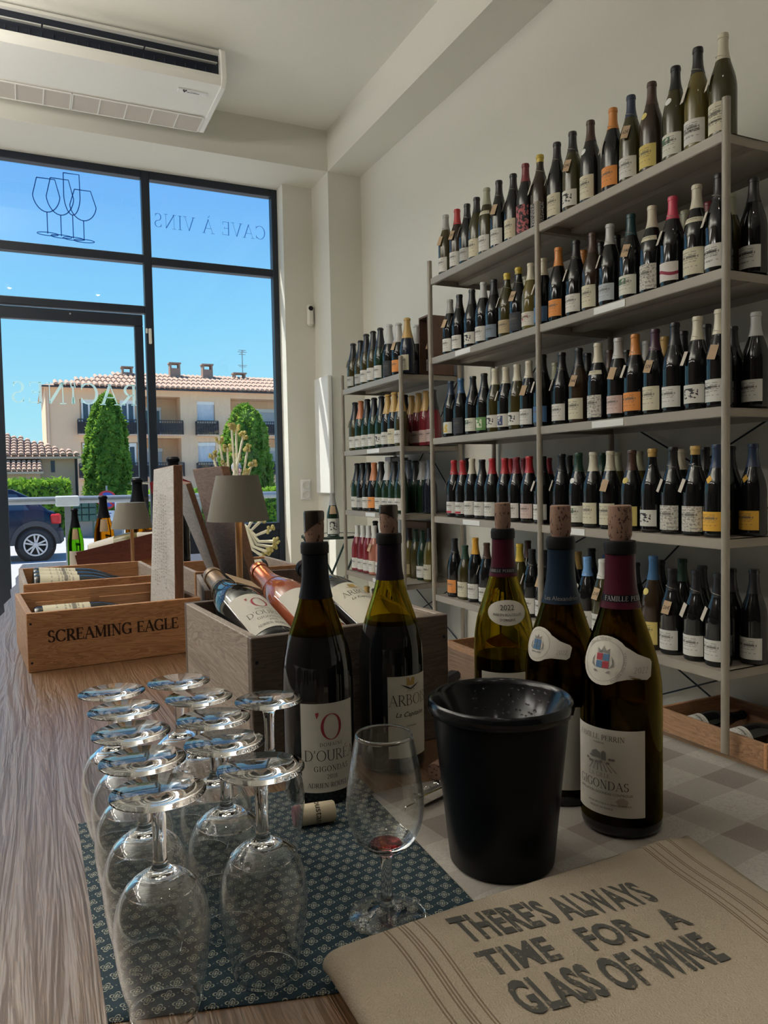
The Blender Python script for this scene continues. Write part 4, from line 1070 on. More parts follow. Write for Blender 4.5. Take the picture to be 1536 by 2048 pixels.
for nm_, lb_, lx, ly, lz, w_, h_, col in (('gift_carton', 'narrow white bottle carton at the window end of third shelf, short rack', 2.21, 4.555, .1556, .085, .345, (.62, .62, .66)), ('gift_carton', 'grey bottle carton beside the white carton on third shelf, short rack', 2.21, 4.435, .1556, .115, .335, (.22, .215, .21)),
        ('cardboard_box', 'brown cardboard box behind the rosé bottles on the short rack', 2.245, 4.26, -.2464, .34, .33, (.20, .13, .085))):
    t = thing(nm_, lb_, 'box', (lx, ly, lz)); cm_ = flat(nm_+'_card', col, .8)
    obj('body', MB().bb(-.032, .032, -w_/2, w_/2, 0, h_), cm_, t, bevel=.002)
    for s in (-1, 1): obj('flap', MB().bb(-.0315 if s < 0 else .001, -.001 if s < 0 else .0315, -w_/2+.001, w_/2-.001, h_, h_+.0022), cm_, t)
bottle_on_shelf((2.10, 4.60, -.247), .325, 'navyglass', 'black', 'none', '', PI, 'large blue-black bottle left of the rosé bottles, rear of fourth shelf, short rack', None, True)
# ---------------------------------------------------------------- the counter
n = NT('oak_table'); v = n.coord('Object', (26, 1.5, 1)); wv = n.noise(v, 1.3, 3, .5, 1.6); gr = (wv*24.0).f('FRACT'); fine = n.noise(n.coord('Object', (320, 16, 1)), 1, 3)
pores = n.noise(n.coord('Object', (190, 9, 1)), 1.0, 2, .6, .8)
c = n.ramp(gr*.35+fine*.4+wv*.25, [(.2, (.10, .050, .022)), (.8, (.22, .115, .052))])
M['oak'] = n.pbr(c, n.math('ADD', fine*.12, .34), 0, n.bump(pores*.9+gr*.35, .75, .0022), Coat_Weight=.6, Coat_Roughness=.34, Coat_IOR=2.0)
t = thing('counter_table', 'long oak counter table with a wavy natural left edge', 'table')
TH = .045; ytop = []
left = [(.20, -.17), (.36, -.165), (.6, -.15), (.9, -.14), (1.2, -.125), (1.5, -.112), (1.8, -.10), (2.0, -.094), (2.15, -.083), (2.3, -.089), (2.45, -.070), (2.6, -.076), (2.75, -.058), (2.95, -.064), (3.1, -.048), (3.3, -.052), (3.5, -.036), (3.7, -.040), (3.86, -.028)]
b = MB(); nl = len(left)
for z in (0, -TH):
    b.v += [(x+(.012 if z else 0), y, z) for y, x in left]+[(.812, y, z) for y, x in left]
for i in range(nl-1):
    b.f += [(i, nl+i, nl+i+1, i+1), (2*nl+i, 2*nl+i+1, 3*nl+i+1, 3*nl+i), (i, i+1, 2*nl+i+1, 2*nl+i), (nl+i, 3*nl+i, 3*nl+i+1, nl+i+1)]
b.f += [(0, 2*nl, 3*nl, nl), (nl-1, 2*nl-1, 4*nl-1, 3*nl-1)]; b.m = [0]*len(b.f)
obj('table_top', b, M['oak'], t)
for x in (.05, .72):
    for y in (.34, 3.72): obj('leg', MB().bb(x-.04, x+.04, y-.04, y+.04, FZ, -TH), M['oak'], t)
obj('apron', MB().bb(.03, .74, .34, .37, -.14, -TH).bb(.03, .74, 3.69, 3.72, -.14, -TH), M['oak'], t)

# ---------------------------------------------------------------- cloths
n = NT('provencal_print'); x, y, _ = n.xyz(n.coord('Object', rot=(0, 0, R(6))))
def motif(px, py, ax, ay, sh):
    row = (py/ay).f('FLOOR'); odd = (row*.5).f('FRACT')*2.0
    lx = ((px/ax+odd*.5+sh).f('FRACT')-.5)*ax; ly = ((py/ay).f('FRACT')-.5)*ay
    r = (lx*lx+ly*ly).f('SQRT'); th = n.math('ARCTAN2', ly, lx)
    return lx, ly, r, th
lx, ly, r, th = motif(x, y, .0140, .0124, 0.0)
pet = ((th*2.0+.7).f('COSINE')).abs()*.0026+.0024
edge = (r/pet)
m1 = edge.lt(1.0)*(1-edge.near(.66, .16))*(1-r.near(.0012, .0003))
l2, q2, r2, t2_ = motif(x, y, .0140, .0124, .5)
m2 = r2.lt(.0006)*.6
wn_ = n.noise(n.coord('Object'), 900, 2)
c = n.mix((m1+m2*.7).min(1.0)*.9, n.mix(wn_, (.006, .022, .037), (.013, .040, .060)), (.40, .39, .31))
M['print'] = n.pbr(c, .85, 0, n.bump(wn_, .3, .0006))
def sheet(quad, nx, ny, h, fn=None):
    (A, B_, C_, D_) = [Vector(p) for p in quad]; b = MB()    # A far-left, B far-right, C near-right, D near-left
    for j in range(ny+1):
        for i in range(nx+1):
            u, v = i/nx, j/ny; p = (A*(1-u)+B_*u)*(1-v)+(D_*(1-u)+C_*u)*v
            z = h+(fn(u, v) if fn else 0); b.v.append((p.x, p.y, z))
    for j in range(ny):
        for i in range(nx):
            q = j*(nx+1)+i; b.uv[len(b.f)] = [((i+a)/nx, (j+c)/ny) for a, c in ((0, 0), (0, 1), (1, 1), (1, 0))]
            b.f.append((q, q+nx+1, q+nx+2, q+1)); b.m.append(0)
    return b
o = obj('printed_mat', sheet(((.037, .872), (.357, .842), (.338, .452), (.037, .537)), 24, 24, .0012, lambda u, v: .0005*math.sin(u*19+v*4)*math.sin(v*7)), M['print'], smooth=True)
s = o.modifiers.new('s', 'SOLIDIFY'); s.thickness = .001
tag(o, 'dark blue Provençal print mat with small cream flowers, under the upturned glasses', 'mat')
n = NT('grey_damask'); x, y, _ = n.xyz(n.coord('Object', rot=(0, 0, R(-8))))
sq = (x/.115).f('FRACT').lt(.42)*(y/.10).f('FRACT').lt(.45); bd = (x/.115).f('FRACT').lt(.42).max((y/.10).f('FRACT').lt(.45))
fl = n.noise(n.coord('Object'), 70, 2, .5, 2.5); vein = (fl-.5).abs().lt(.035); wv = n.noise(n.coord('Object', (900, 300, 1)), 1, 2)
c = n.mix(bd*.75, (.34, .315, .285), (.235, .205, .185)); c = n.mix(sq*.9, c, (.135, .105, .092)); c = n.mix(vein*(1-sq)*.55, c, (.24, .20, .175)); c = n.mix(wv*.35, c, (.44, .42, .39))
M['damask'] = n.pbr(c, .8, 0, n.bump(wv, .35, .0008))
o = obj('damask_runner', sheet(((.350, .792), (.795, .800), (.800, .40), (.332, .44)), 24, 20, .0022, lambda u, v: .0007*math.sin(u*23)*math.sin(v*9+1)), M['damask'], smooth=True)
s = o.modifiers.new('s', 'SOLIDIFY'); s.thickness = .0012
tag(o, 'grey checked damask cloth under the black spittoon and open bottles', 'tablecloth')
# tea towel, folded over at its left end
n = NT('tea_towel'); u, v, _ = n.xyz(n.coord('UV')); wv = n.noise(n.coord('Object', (700, 700, 700)), 1, 2); big = n.noise(n.coord('Object'), 18, 3)
st_ = None
for c0 in (.090, .097, .122, .129, .136, .160, .167, .815, .822, .838, .862, .869, .900, .907):
    k = (u-c0-(v*9).f('SINE')*.0012).abs().lt(.0018)*(v*210.0+u*60.0).f('FRACT').lt(.8); st_ = k if st_ is None else st_.max(k)
c = n.mix(wv, (.34, .28, .21), (.47, .395, .31)); c = n.mix(big*.35, c, (.22, .172, .122)); c = n.mix(st_*.85, c, (.11, .058, .032))
M['towel'] = n.pbr(c, .95, 0, n.bump(wv+big*1.6, .7, .0016))
TA, TB, TC, TD = Vector((.196, .511)), Vector((.585, .545)), Vector((.535, .285)), Vector((.196, .285))
def tq(u, v): return (TA*(1-u)+TB*u)*(1-v)+(TD*(1-u)+TC*u)*v
def th_(u, v):
    return max(.0048, .0265-.010*u+.0022*math.sin(5*u+3*v)+.0015*math.sin(11*v-4*u)-.012*max(0, (u-.9)/.1)**2-.006*max(0, (.05-v)/.05)**2)
b = MB(); path = []
for i in range(16): path.append((.5*(1-i/15)+.005, 'lo'))
NU, NV = 40, 26
def towel_pt(k, v):   # k runs along one cross-section: bottom layer, fold, top layer
    if k < 10: u = .5*(1-k/10); p = tq(u, v); return (p.x, p.y, .0042+.001*math.sin(9*u+4*v)), u
    if k < 18:
        a = PI*(k-9)/9; p = tq(0, v); zt = th_(0, v); zm, rr = (zt+.0042)/2, (zt-.0042)/2
        return (p.x-.011*math.sin(a), p.y, zm-rr*math.cos(a)), 0
    u = (k-18)/NU; p = tq(u, v); return (p.x, p.y, th_(u, v)), u
K = 18+NU+1
for j in range(NV+1):
    for k in range(K): b.v.append(towel_pt(k, j/NV)[0])
for j in range(NV):
    for k in range(K-1):
        uu = [towel_pt(k, 0)[1], towel_pt(k+1, 0)[1]]
        b.uv[len(b.f)] = [(uu[0], j/NV), (uu[0], (j+1)/NV), (uu[1], (j+1)/NV), (uu[1], j/NV)]
        q = j*K+k; b.f.append((q, q+K, q+K+1, q+1)); b.m.append(0)
o = obj('tea_towel', b, M['towel'], smooth=70)
s = o.modifiers.new('s', 'SOLIDIFY'); s.thickness = .0028; s.offset = 0
tag(o, 'folded beige tea towel printed with a slogan about wine, at the counter edge', 'towel')
n = NT('worn_grey_print'); g = n.noise(n.coord('Object', (260, 260, 260)), 1, 3)
M['slogan'] = n.pbr(n.mix(g.gt(.62)*.7, (.062, .060, .054), (.22, .18, .13)), .9)
def on_towel(u, v):   # metres across, metres up from the middle line of print
    x = .366+u; yy = .432+v-.055*u; U = (x-.196)/.37; V = 1-(yy-.285)/.24
    return (x-.10*(v), yy, th_(min(max(U, 0), 1), min(max(V, 0), 1))+.0021) if False else (x, yy, th_(min(max(U, 0), 1), min(max(V, 0), 1))+.0021)
def dense(txt, rows=3):
    return txt
def fit(s, w, h, bold):
    vs, fs = sans(s, 1, bold, 1, 0, 1.05); x0 = min(p[0] for p in vs); x1 = max(p[0] for p in vs); y0 = min(p[1] for p in vs); y1 = max(p[1] for p in vs)
    return [((p[0]-(x0+x1)/2)*w/(x1-x0), (p[1]-y0)*h/(y1-y0)) for p in vs], fs
letter(o, [(*fit("THERE'S ALWAYS", .178, .037, .035), .002, .025), (*fit('TIME   FOR   A', .178, .026, .03), -.001, -.011), (*fit('GLASS OF WINE', .170, .034, .035), -.004, -.052)], M['slogan'], on_towel)

# ---------------------------------------------------------------- glasses
M['crystal'] = glassy('clear_glass', (1, 1, 1), 0, 1.5)
M['bowl'] = bowl_mat('thin_clear_glass')
outer = [(0, 0), (.0315, 0), (.0325, .0006), (.0325, .0013), (.0200, .0036), (.0085, .0085), (.0054, .0150), (.0047, .028), (.0047, .045), (.0062, .053), (.0135, .0575), (.0240, .066), (.0302, .079), (.0325, .0925), (.0322, .105), (.0296, .125), (.0262, .143), (.0237, .1552)]
inner = [(.0230, .1555), (.0252, .143), (.0286, .125), (.0312, .105), (.0315, .0925), (.0291, .080), (.0228, .0680), (.0125, .0605), (0, .0585)]
gl_me = MB().lathe(smooth_prof(outer[4:], 3) if False else outer[:4]+smooth_prof(outer[4:], 3)[0:]+smooth_prof(inner, 3), 40)
GLASS_BOWL = 1
for i, f in enumerate(gl_me.f):
    if min(gl_me.v[k][2] for k in f) > .0655 and max(gl_me.v[k][2] for k in f) < .1530: gl_me.m[i] = GLASS_BOWL
gl_me = gl_me.mesh('wine_glass', [M['crystal'], M['bowl']], 80)
GL2 = gl_me.copy()
for p_ in GL2.polygons:
    if max(GL2.vertices[k].co.z for k in p_.vertices) < .0062 and max(GL2.vertices[k].co.xy.length for k in p_.vertices) > .012 and min(GL2.vertices[k].co.xy.length for k in p_.vertices) < .0305: p_.material_index = 1
def wine_glass(label, x, y, z, flip, rz, group):
    o = link('tasting_glass', gl_me, None, (x, y, z+(.1556 if flip else 0)), ((PI if flip else 0), 0, rz))
    return tag(o, label, 'glass', group)
feet = [(.074, .530), (.073, .597), (.073, .668), (.075, .739), (.071, .808), (.149, .539), (.138, .606), (.144, .672), (.146, .746), (.139, .815), (.204, .703)]
rown = ['left row nearest', 'left row second', 'left row third', 'left row fourth', 'left row farthest', 'middle row nearest', 'middle row second', 'middle row third', 'middle row fourth', 'middle row farthest', 'beside the open bottle with a red O label']
for i, (x, y) in enumerate(feet):
    lb = f'clear tasting glass turned upside down, {rown[i]} the camera' if i % 5 == 0 and i < 10 else f'clear tasting glass turned upside down, {rown[i]} from camera' if i < 10 else 'clear tasting glass turned upside down alone before the corner of the crate'
    wine_glass(lb.replace('farthest from', 'farthest from'), x, y, .0022, True, i*.7, 'upturned tasting glasses')
tg = wine_glass('upright tasting glass with a last drop of red wine, before the bottles', .261, .563, .0022, False, .3, None)
tg.data = GL2
wine = NT('thin_red_wine'); p = wine.n('ShaderNodeBsdfGlass', {'Color': (.90, .52, .54), 'Roughness': 0, 'IOR': 1.34}); wine.t.links.new(p.outputs[0], wine.out.inputs[0])
obj('wine_drop', MB().lathe([(0, .0588), (.008, .0596), (.0135, .0616), (.0133, .0621), (0, .0621)], 28), wine.mat, tg, smooth=True)

# ---------------------------------------------------------------- open bottles
M['clear_olive'] = glassy('olive_glass', (.70, .63, .22), 0, 1.5)
M['clear_dark'] = glassy('dark_olive_glass', (.42, .345, .115), 0, 1.5)
M['wine'] = flat('dark_red_wine', (.008, .003, .004), .12, var=0)
M['cork'] = None
n = NT('cork'); a = n.noise(n.coord('Object', (1, 1, .45)), 330, 3, .6); c = n.mix(a.gt(.60), n.mix(n.noise(n.coord('Object'), 60, 2), (.20, .115, .080), (.31, .19, .14)), (.05, .022, .018))
M['cork'] = n.pbr(c, .85, 0, n.bump(a, .4, .001)); M['corkpale'] = flat('pale_cork', (.62, .53, .38), .8, var=.06, scale=90)
M['paper'] = flat('label_paper', (.62, .59, .53), .8, var=.02, scale=200)
M['paper2'] = flat('ivory_paper', (.60, .57, .48), .8, var=.02, scale=200)
def open_bottle(name, label, loc, fill, capmat, cz, glass, seg=48, lipmat='black', rz=0):
    P = BURG
    ou = [(0, .006), (.026, .002), (.034, 0), (.0395, .0015), (.0408, .006)]+P+[(.0152, .2835), (.0157, .2845), (.0157, .292), (.0148, .2958)]
    inn = [(.0100, .2960), (.0098, .285), (.0098, .27)]+[(max(r-.0034, .0096), z) for r, z in P[::-1] if z < .262]+[(.036, .010), (.022, .014), (0, .020)]
    b = MB().lathe(ou+inn, seg)
    for i, f in enumerate(b.f):      # below the wine line the glass reads as solid dark
        if max(b.v[k][2] for k in f) < fill+.001 and max(math.hypot(*b.v[k][:2]) for k in f) > prof_r(P, min(b.v[k][2] for k in f))-.0012: b.m[i] = 1
    o = link(name, b.mesh(name, [M[glass], M['g_black']], 60), None, loc, (0, 0, rz))
    tag(o, label, 'bottle', 'open bottles on the counter')
    pr = [(0, .0203), (.0218, .0145), (.0355, .0105)]+[(r-.0029, z) for r, z in P if .0115 < z < fill-.001 and z > .0125]
    rf = prof_r(P, fill)-.0029
    obj('wine', MB().lathe(pr+[(rf, fill), (0, fill)], seg), M['wine'], o, smooth=True)
    zs = [cz+(.2825-cz)*k/5 for k in range(6)]
    obj('foil', MB().lathe([(prof_r(P, zs[0])+.0002, zs[0])]+[(prof_r(P, z)+.0008, z) for z in zs], seg), capmat, o, smooth=True)
    obj('lip_ring', MB().lathe([(.0150, .2826), (.0163, .2836), (.0165, .2920), (.0155, .2963), (.0104, .2967), (.0102, .292)], seg), M[lipmat], o, smooth=True)
    return o
def cork(parent, z, h=.034, r=.0112, mat='cork'):
    return obj('cork', MB().lathe([(0, -.012), (.0095, -.012), (.0097, 0), (r, .006), (r+.0004, h*.6), (r-.0002, h-.001), (r-.0012, h), (0, h)], 28), M[mat], parent, (0, 0, z), smooth=True)
plum = flat('plum_foil', (.060, .010, .020), .36, 0, var=.05, Specular_IOR_Level=.15); navyf = flat('navy_foil', (.012, .024, .044), .36, 0, var=.05, Specular_IOR_Level=.15); blackf = flat('black_foil', (.007, .008, .012), .36, 0, Specular_IOR_Level=.15); auberg = flat('aubergine_foil', (.014, .008, .016), .4, 0, Specular_IOR_Level=.15)
CAMXY = Vector((0, 0))
def face(x, y, off=0): return math.atan2(-y, -x)+R(off)     # label heading towards the counter's front end
gold = flat('print_gold', (.42, .27, .07), .5); redp = flat('print_red', (.34, .03, .05), .7); greyp = flat('print_grey', (.22, .21, .20), .8); bluep = flat('print_blue', (.07, .16, .30), .7); whitep = flat('print_white', (.5, .5, .5), .6)
def ring_glyph(rx, rz, w0, w1, n_=36):
    vs = []
    for i in range(n_):
        a = 2*PI*i/n_; w = w0+(w1-w0)*abs(math.cos(a))
        vs += [(rx*math.cos(a), rz*math.sin(a)), ((rx-w)*math.cos(a), (rz-w*.6)*math.sin(a))]
    return vs, [(2*i, 2*i+1, (2*i+3) % (2*n_), (2*i+2) % (2*n_)) for i in range(n_)]
def ourea_label(lab, fn, dz=0):
    letter(lab, line_pr((ring_glyph(.0125, .0150, .0012, .0034), .002, .0915+dz)), redp, fn, name='emblem')
    letter(lab, [([(-.0165, .1075+dz), (-.0125, .1085+dz), (-.0125, .1055+dz), (-.0150, .1010+dz)], [(0, 1, 2, 3)], 0, 0)], redp, fn, name='emblem')
    letter(lab, line_pr((serif('DOMAINE', .0042, .8, .22, foot=False), .002, .0695+dz), (serif("D'OUR\u00c9A", .0122, .6, .05), .002, .0530+dz), (serif('GIGONDAS', .0060, .9, .15), .002, .0412+dz), (serif('2018', .0050, .7, .12), .002, .0325+dz), (serif('ADRIEN ROUSTAN', .0052, .9, .08), .002, .0228+dz)), M['ink'], fn)
# 1: Ouréa, in front of the crate
x, y = .300, .828; o = open_bottle('wine_bottle', 'open dark bottle with a red O on its white label, left of the pair', (x, y, .0), .192, blackf, .232, 'clear_dark', rz=0)
ph = face(x, y, 17); lab = link('label', patch_mesh(BURG, M['paper'], .017, .118, .80, ph, nu=24), o); ourea_label(lab, wrap(BURG, ph, .0009))
c = cork(o, .296, .033); obj('pourer_foil', MB().lathe([(.0118, .033), (.0120, .012)], 20).add([], []), M['chrome'], c) if False else None
def pourer(parent, seed):
    b = MB(); n_ = 22
    for i in range(n_+1):
        a = 2*PI*i/n_; lo = .010+.010*(1+math.sin(a*1.0+seed))*.8
        for z, rr in ((lo, .0119), (.034, .0121), (.0362, .0113)): b.v.append((rr*math.cos(a), rr*math.sin(a), z))
    for i in range(n_):
        for k in range(2): b.f.append((i*3+k, i*3+3+k, i*3+4+k, i*3+1+k)); b.m.append(0)
    obj('pourer_foil', b, flat('dark_foil', (.10, .085, .075), .22, .85) if 'dark_foil' not in bpy.data.materials else bpy.data.materials['dark_foil'], parent, smooth=True)
pourer(c, 2.2)
# 2: Arbois
x, y = .415, .868; o = open_bottle('wine_bottle', 'open bottle with an ARBOIS label and aubergine foil, right of the pair', (x, y, .0022), .188, auberg, .238, 'clear_olive')
ph = face(x, y, 34); lab = link('label', patch_mesh(BURG, M['paper2'], .020, .122, .72, ph, nu=24), o); fn = wrap(BURG, ph, .0009)
letter(lab, line_pr((serif('ARBOIS', .0135, .6, .05), 0, .0855), (sans('La Capitaine', .0085, 0, 1, .35), 0, .0715), (serif('2019', .0045, .7, .12), 0, .1025), (sans('DOMAINE', .0032), 0, .0585)), M['ink'], fn)
letter(lab, line_pr(([(-.0055, .0), (.0055, .0), (.006, .009), (-.006, .009)], [(0, 1, 2, 3)]), ) if False else [([(-.0055, .110), (.0055, .110), (.0062, .1195), (-.0062, .1195)], [(0, 1, 2, 3)], 0, 0)], gold, fn, name='emblem')
letter(lab, [([(-.014, .1120), (-.006, .1095), (0, .1065), (.006, .1095), (.014, .1120), (.007, .1080), (0, .1048), (-.007, .1080)], [(0, 1, 7), (1, 2, 6, 7), (2, 3, 5, 6), (3, 4, 5)], 0, 0)], M['ink'], fn, name='emblem')
letter(lab, [([(-.0296, .0215), (.0296, .0215), (.0296, .0290), (-.0296, .0290)], [(0, 1, 2, 3)], 0, 0)], flat('label_band', (.05, .012, .02), .7), fn, name='band')
letter(lab, line_pr((sans('PUPILLIN', .0048), .010, .0233)), whitep, wrap(BURG, ph, .0012))
c = cork(o, .296, .030, mat='cork'); pourer(c, 4.4)
# 3: 2022 mise en bouteille
x, y = .588, .868; o = open_bottle('wine_bottle', 'open olive bottle with a round 2022 shoulder sticker, behind the black spittoon', (x, y, .0), .124, plum, .232, 'clear_olive')
ph = face(x, y, 8); fn = wrap(BURG, ph, .0018)
md = link('medallion', shape_mesh(BURG, M['paper'], .186, ell(.0275, .0165, 28), ph), o)
letter(md, line_pr((sans('2022', .0098), 0, .1895), (sans('MISE EN BOUTEILLES', .0048, 0, .9), 0, .1822), (sans("D'ORIGINE", .0048, 0, .9), 0, .1755)), M['ink'], fn)
link('label', patch_mesh(BURG, M['paper'], .020, .107, .95, ph, nu=20), o)
fb = obj('foil_band', MB().lathe([(prof_r(BURG, z)+.0011, z) for z in (.2370, .2395, .2440)], 40), blackf, o, smooth=True)
letter(fb, line_pr((serif('FAMILLE PERRIN', .0038, .7, .12), -.006, .2385)), whitep, wrap(BURG, ph, .0014))
cork(o, .296, .036, .0108)
# 4: blue foil
x, y = .547, .692; o = open_bottle('wine_bottle', 'open bottle with navy foil and a blue crest sticker, between the other two', (x, y, .0022), .128, navyf, .222, 'clear_dark')
ph = face(x, y, -10); fn = wrap(BURG, ph, .0011)
def crest(o, ph, zc, s, mat1, mat2, txt, big):
    out = [(s*.026*math.cos(a), s*.024*math.sin(a)) for a in [R(38+270*i/22) for i in range(23)]]
    tail = [(s*.026, -s*.0165), (s*.047, -s*.0175), (s*.0515, -s*.0145), (s*.0525, -s*.001), (s*.0495, s*.002), (s*.034, s*.0075)]
    md = link('medallion', shape_mesh(BURG, M['paper'], zc, out+tail, ph), o); f = wrap(BURG, ph, .0018)
    letter(md, line_pr((ring_glyph(s*.0215, s*.0200, .0004, .0005), 0, zc)), greyp, f, name='emblem')
    q = s*.0036
    for (a, c, m_) in ((-q, q, mat1), (q, q, mat2), (-q, -q, mat2), (q, -q, mat1)):
        letter(md, [([(a-q*.9, zc+c-q*.9), (a+q*.9, zc+c-q*.9), (a+q*.9, zc+c+q*.9), (a-q*.9, zc+c+q*.9)], [(0, 1, 2, 3)], 0, 0)], m_, f, name='emblem')
    cw = [([(-q*1.6, zc+q*2.1), (q*1.6, zc+q*2.1), (q*1.9, zc+q*3.4), (q*.7, zc+q*2.7), (0, zc+q*4.0), (-q*.7, zc+q*2.7), (-q*1.9, zc+q*3.4)], [(0, 1, 2, 3, 4, 5, 6)], 0, 0),
          ([(-q*2.6, zc-q*2.6), (q*2.6, zc-q*2.6), (q*2.2, zc-q*3.2), (-q*2.2, zc-q*3.2)], [(0, 1, 2, 3)], 0, 0)]
    for sx in (-1, 1): cw.append(([(sx*q*2.2, zc-q*2), (sx*q*2.9, zc-q*.6), (sx*q*2.5, zc+q*1.4), (sx*q*3.2, zc+q*.2), (sx*q*3.3, zc-q*1.2)], [(0, 1, 2, 3, 4)], 0, 0))
    letter(md, cw, greyp, f, name='emblem')
    letter(md, line_pr((serif('2022', s*.0060, .6, .12), s*.040, zc-s*.0105)), greyp, f)
    if big:
        vs, fs = [], []
        for s_, a0 in (('FAMILLE PERRIN', 112), ('VALLEE DU RHONE', -20)):
            v1, f1 = sans(s_, s*.0034, 0, 1, 0, 1.2); b0 = len(vs)
            for p_ in v1:
                a = R(a0)-p_[0]/(s*.0222); vs.append((s*(.0218)*math.cos(a)+p_[1]*math.cos(a), zc+s*.0205*math.sin(a)+p_[1]*math.sin(a)))
            fs += [tuple(b0+k_ for k_ in q_) for q_ in f1]
        letter(md, [(vs, fs, 0, 0)], greyp, f)
crest(o, ph-.62, .178, .78, bluep, bluep, '', False)
link('label', patch_mesh(BURG, M['paper'], .020, .112, .88, ph+R(14), nu=20), o)
letter(o, line_pr((sans('Les Alexandrins', .0066), .004, .2265)), greyp, wrap(BURG, ph, .0016))
cork(o, .296, .036, .0116)
# 5: Gigondas, on the right
x, y = .553, .603; o = open_bottle('wine_bottle', 'open Gigondas bottle with burgundy foil and crest, right of the black spittoon', (x, y, .0034), .118, plum, .228, 'clear_dark')
ph = face(x, y, -4); fn = wrap(BURG, ph, .0010)
crest(o, ph-.42, .178, 1.0, redp, bluep, '', True)
lab = link('label', patch_mesh(BURG, M['paper'], .022, .110, .98, ph+R(-19), nu=26), o); f5 = wrap(BURG, ph+R(-19), .0010)
letter(lab, line_pr((serif('FAMILLE PERRIN', .0052, .9, .10), -.006, .0985), (sans('VIGNERONS', .0022), -.006, .0945)), M['ink'], f5)
letter(lab, line_pr((serif('LA GILLE', .0042, .7, .12), -.006, .0605), (serif('GIGONDAS', .0085, .8, .10), -.004, .0490), (sans('APPELLATION GIGONDAS CONTROLEE', .0034), -.002, .0435), (sans('MIS EN BOUTEILLE A ORANGE FRANCE', .0026), .004, .0330), (sans('PRODUIT DE FRANCE', .0026), -.004, .0285)), M['ink'], f5)
dr = []; rnd = random.Random(4)   # the little engraving: house on a hill above vine rows
def poly(pts): dr.append((pts, [tuple(range(len(pts)))], 0, 0))
poly([(-.014, .079), (-.004, .079), (-.004, .085), (-.009, .0875), (-.014, .085)]); poly([(-.003, .078), (.002, .078), (.002, .086), (-.0005, .088), (-.003, .086)])
for i in range(7): a = -.018+.005*i; poly([(a, .0665), (a+.0012, .0665), (-.0055+(a+.006)*.45, .077), (-.006+(a+.006)*.45, .077)])
for i in range(9): cx, cz = rnd.uniform(-.022, .012), rnd.uniform(.074, .081); poly([(cx+.0022*math.cos(k), cz+.0014*math.sin(k)) for k in (0, 1, 2, 3.1, 4, 5)])
letter(lab, dr, greyp, f5, name='engraving')
poly_d = [([(.018+.006*math.cos(k*.6)*(1+.2*math.sin(k*3)), .0375+.0045*math.sin(k*.6)) for k in range(10)], [tuple(range(10))], 0, 0)]
letter(lab, poly_d, flat('print_beige', (.40, .35, .30), .8), f5, name='seal')
letter(lab, [([(-.030, .0385), (.032, .0385), (.032, .0388), (-.030, .0388)], [(0, 1, 2, 3)], 0, 0)], greyp, f5, name='rule')
fb = obj('foil_band', MB().lathe([(prof_r(BURG, z)+.0011, z) for z in (.2350, .2380, .2420)], 40), blackf, o, smooth=True)
letter(fb, line_pr((serif('FAMILLE PERRIN', .0048, .8, .12), .009, .2362)), whitep, wrap(BURG, ph, .0014))
cork(o, .296, .037, .0118)
letter([c_ for c_ in o.children if c_.name.startswith('cork')][0], [(*sans('FAMILLE PERRIN', .0045), 0, 0)], M['ink'], lambda u, v: (.0120*math.cos(ph+.75-v/.012), .0120*math.sin(ph+.75-v/.012), .018+u), name='stamp')

# ---------------------------------------------------------------- spittoon
t = thing('spittoon', 'black glossy wine spittoon bucket with funnel lid, before the open bottles', 'spittoon', (.399, .597, .0022))
gb_ = flat('black_gloss', (.004, .005, .007), .30, var=0, Specular_IOR_Level=.12)
obj('bucket', MB().lathe([(0, 0), (.046, 0), (.0495, .004), (.0635, .140), (.0635, .146), (.060, .146), (.058, .14), (.047, .006), (0, .005)], 64), gb_, t, smooth=True)
obj('funnel', MB().lathe([(.0650, .1445), (.0680, .146), (.0692, .151), (.0684, .1563), (.0660, .1582), (.0640, .1572), (.0622, .153), (.0480, .126), (.030, .108), (.014, .098), (.0125, .094), (.0125, .090), (.028, .104), (.046, .122), (.061, .150), (.0632, .1455)], 64), flat('funnel_black', (.006, .007, .009), .16, var=0, Specular_IOR_Level=.3), t, smooth=50)
wm = glassy('water_drop', (1, 1, 1), 0, 1.33); rnd = random.Random(8); wb_ = MB()
for i in range(60):
    a = rnd.uniform(.1, 1.5) if i < 42 else rnd.uniform(-PI, PI); k = rnd.random(); r_, z_ = .0480+(.0605-.048)*k, .1265+(.1515-.1265)*k
    wb_.sphere((r_*math.cos(a), r_*math.sin(a), z_), rnd.uniform(.0006, .0017), 8, 5, (1, 1, .8))
tag(obj('water_drops', wb_, wm, t, smooth=True), kind='stuff')

# corks, corkscrew
def lying_cork(label, x, y, z, ang, mat, txt, wine_end):
    t = tag(obj('wine_cork', MB().lathe([(0, -.022), (.0098, -.022), (.0108, -.0205), (.0110, 0), (.0108, .0205), (.0098, .022), (0, .022)], 28), M[mat], None, (x, y, z), (R(90), 0, ang), smooth=True), label, 'cork')
    if wine_end: obj('stained_end', MB().lathe([(0, -.0226), (.0099, -.0226), (.0110, -.020), (.0112, -.015), (.0110, -.0148)], 28), flat('wine_stain', (.20, .06, .08), .8), t, smooth=True)
    letter(t, [(*sans(txt, .0105 if wine_end else .013), 0, 0)], M['ink'], lambda u, v: (.0114*math.cos(R(52)+u/.0114), .0114*math.sin(R(52)+u/.0114), .004+v-.004) , name='stamp', rot=0)
    return t
lying_cork('pale cork with a wine-stained end lying before the red-O labelled bottle', .265, .752, .0128, R(-97+180), 'corkpale', 'Adrien Roustan', True)
lying_cork('brown cork lying at the foot of the Arbois bottle by the spittoon', .452, .800, .0135, R(-60), 'cork', 'FIL', False)
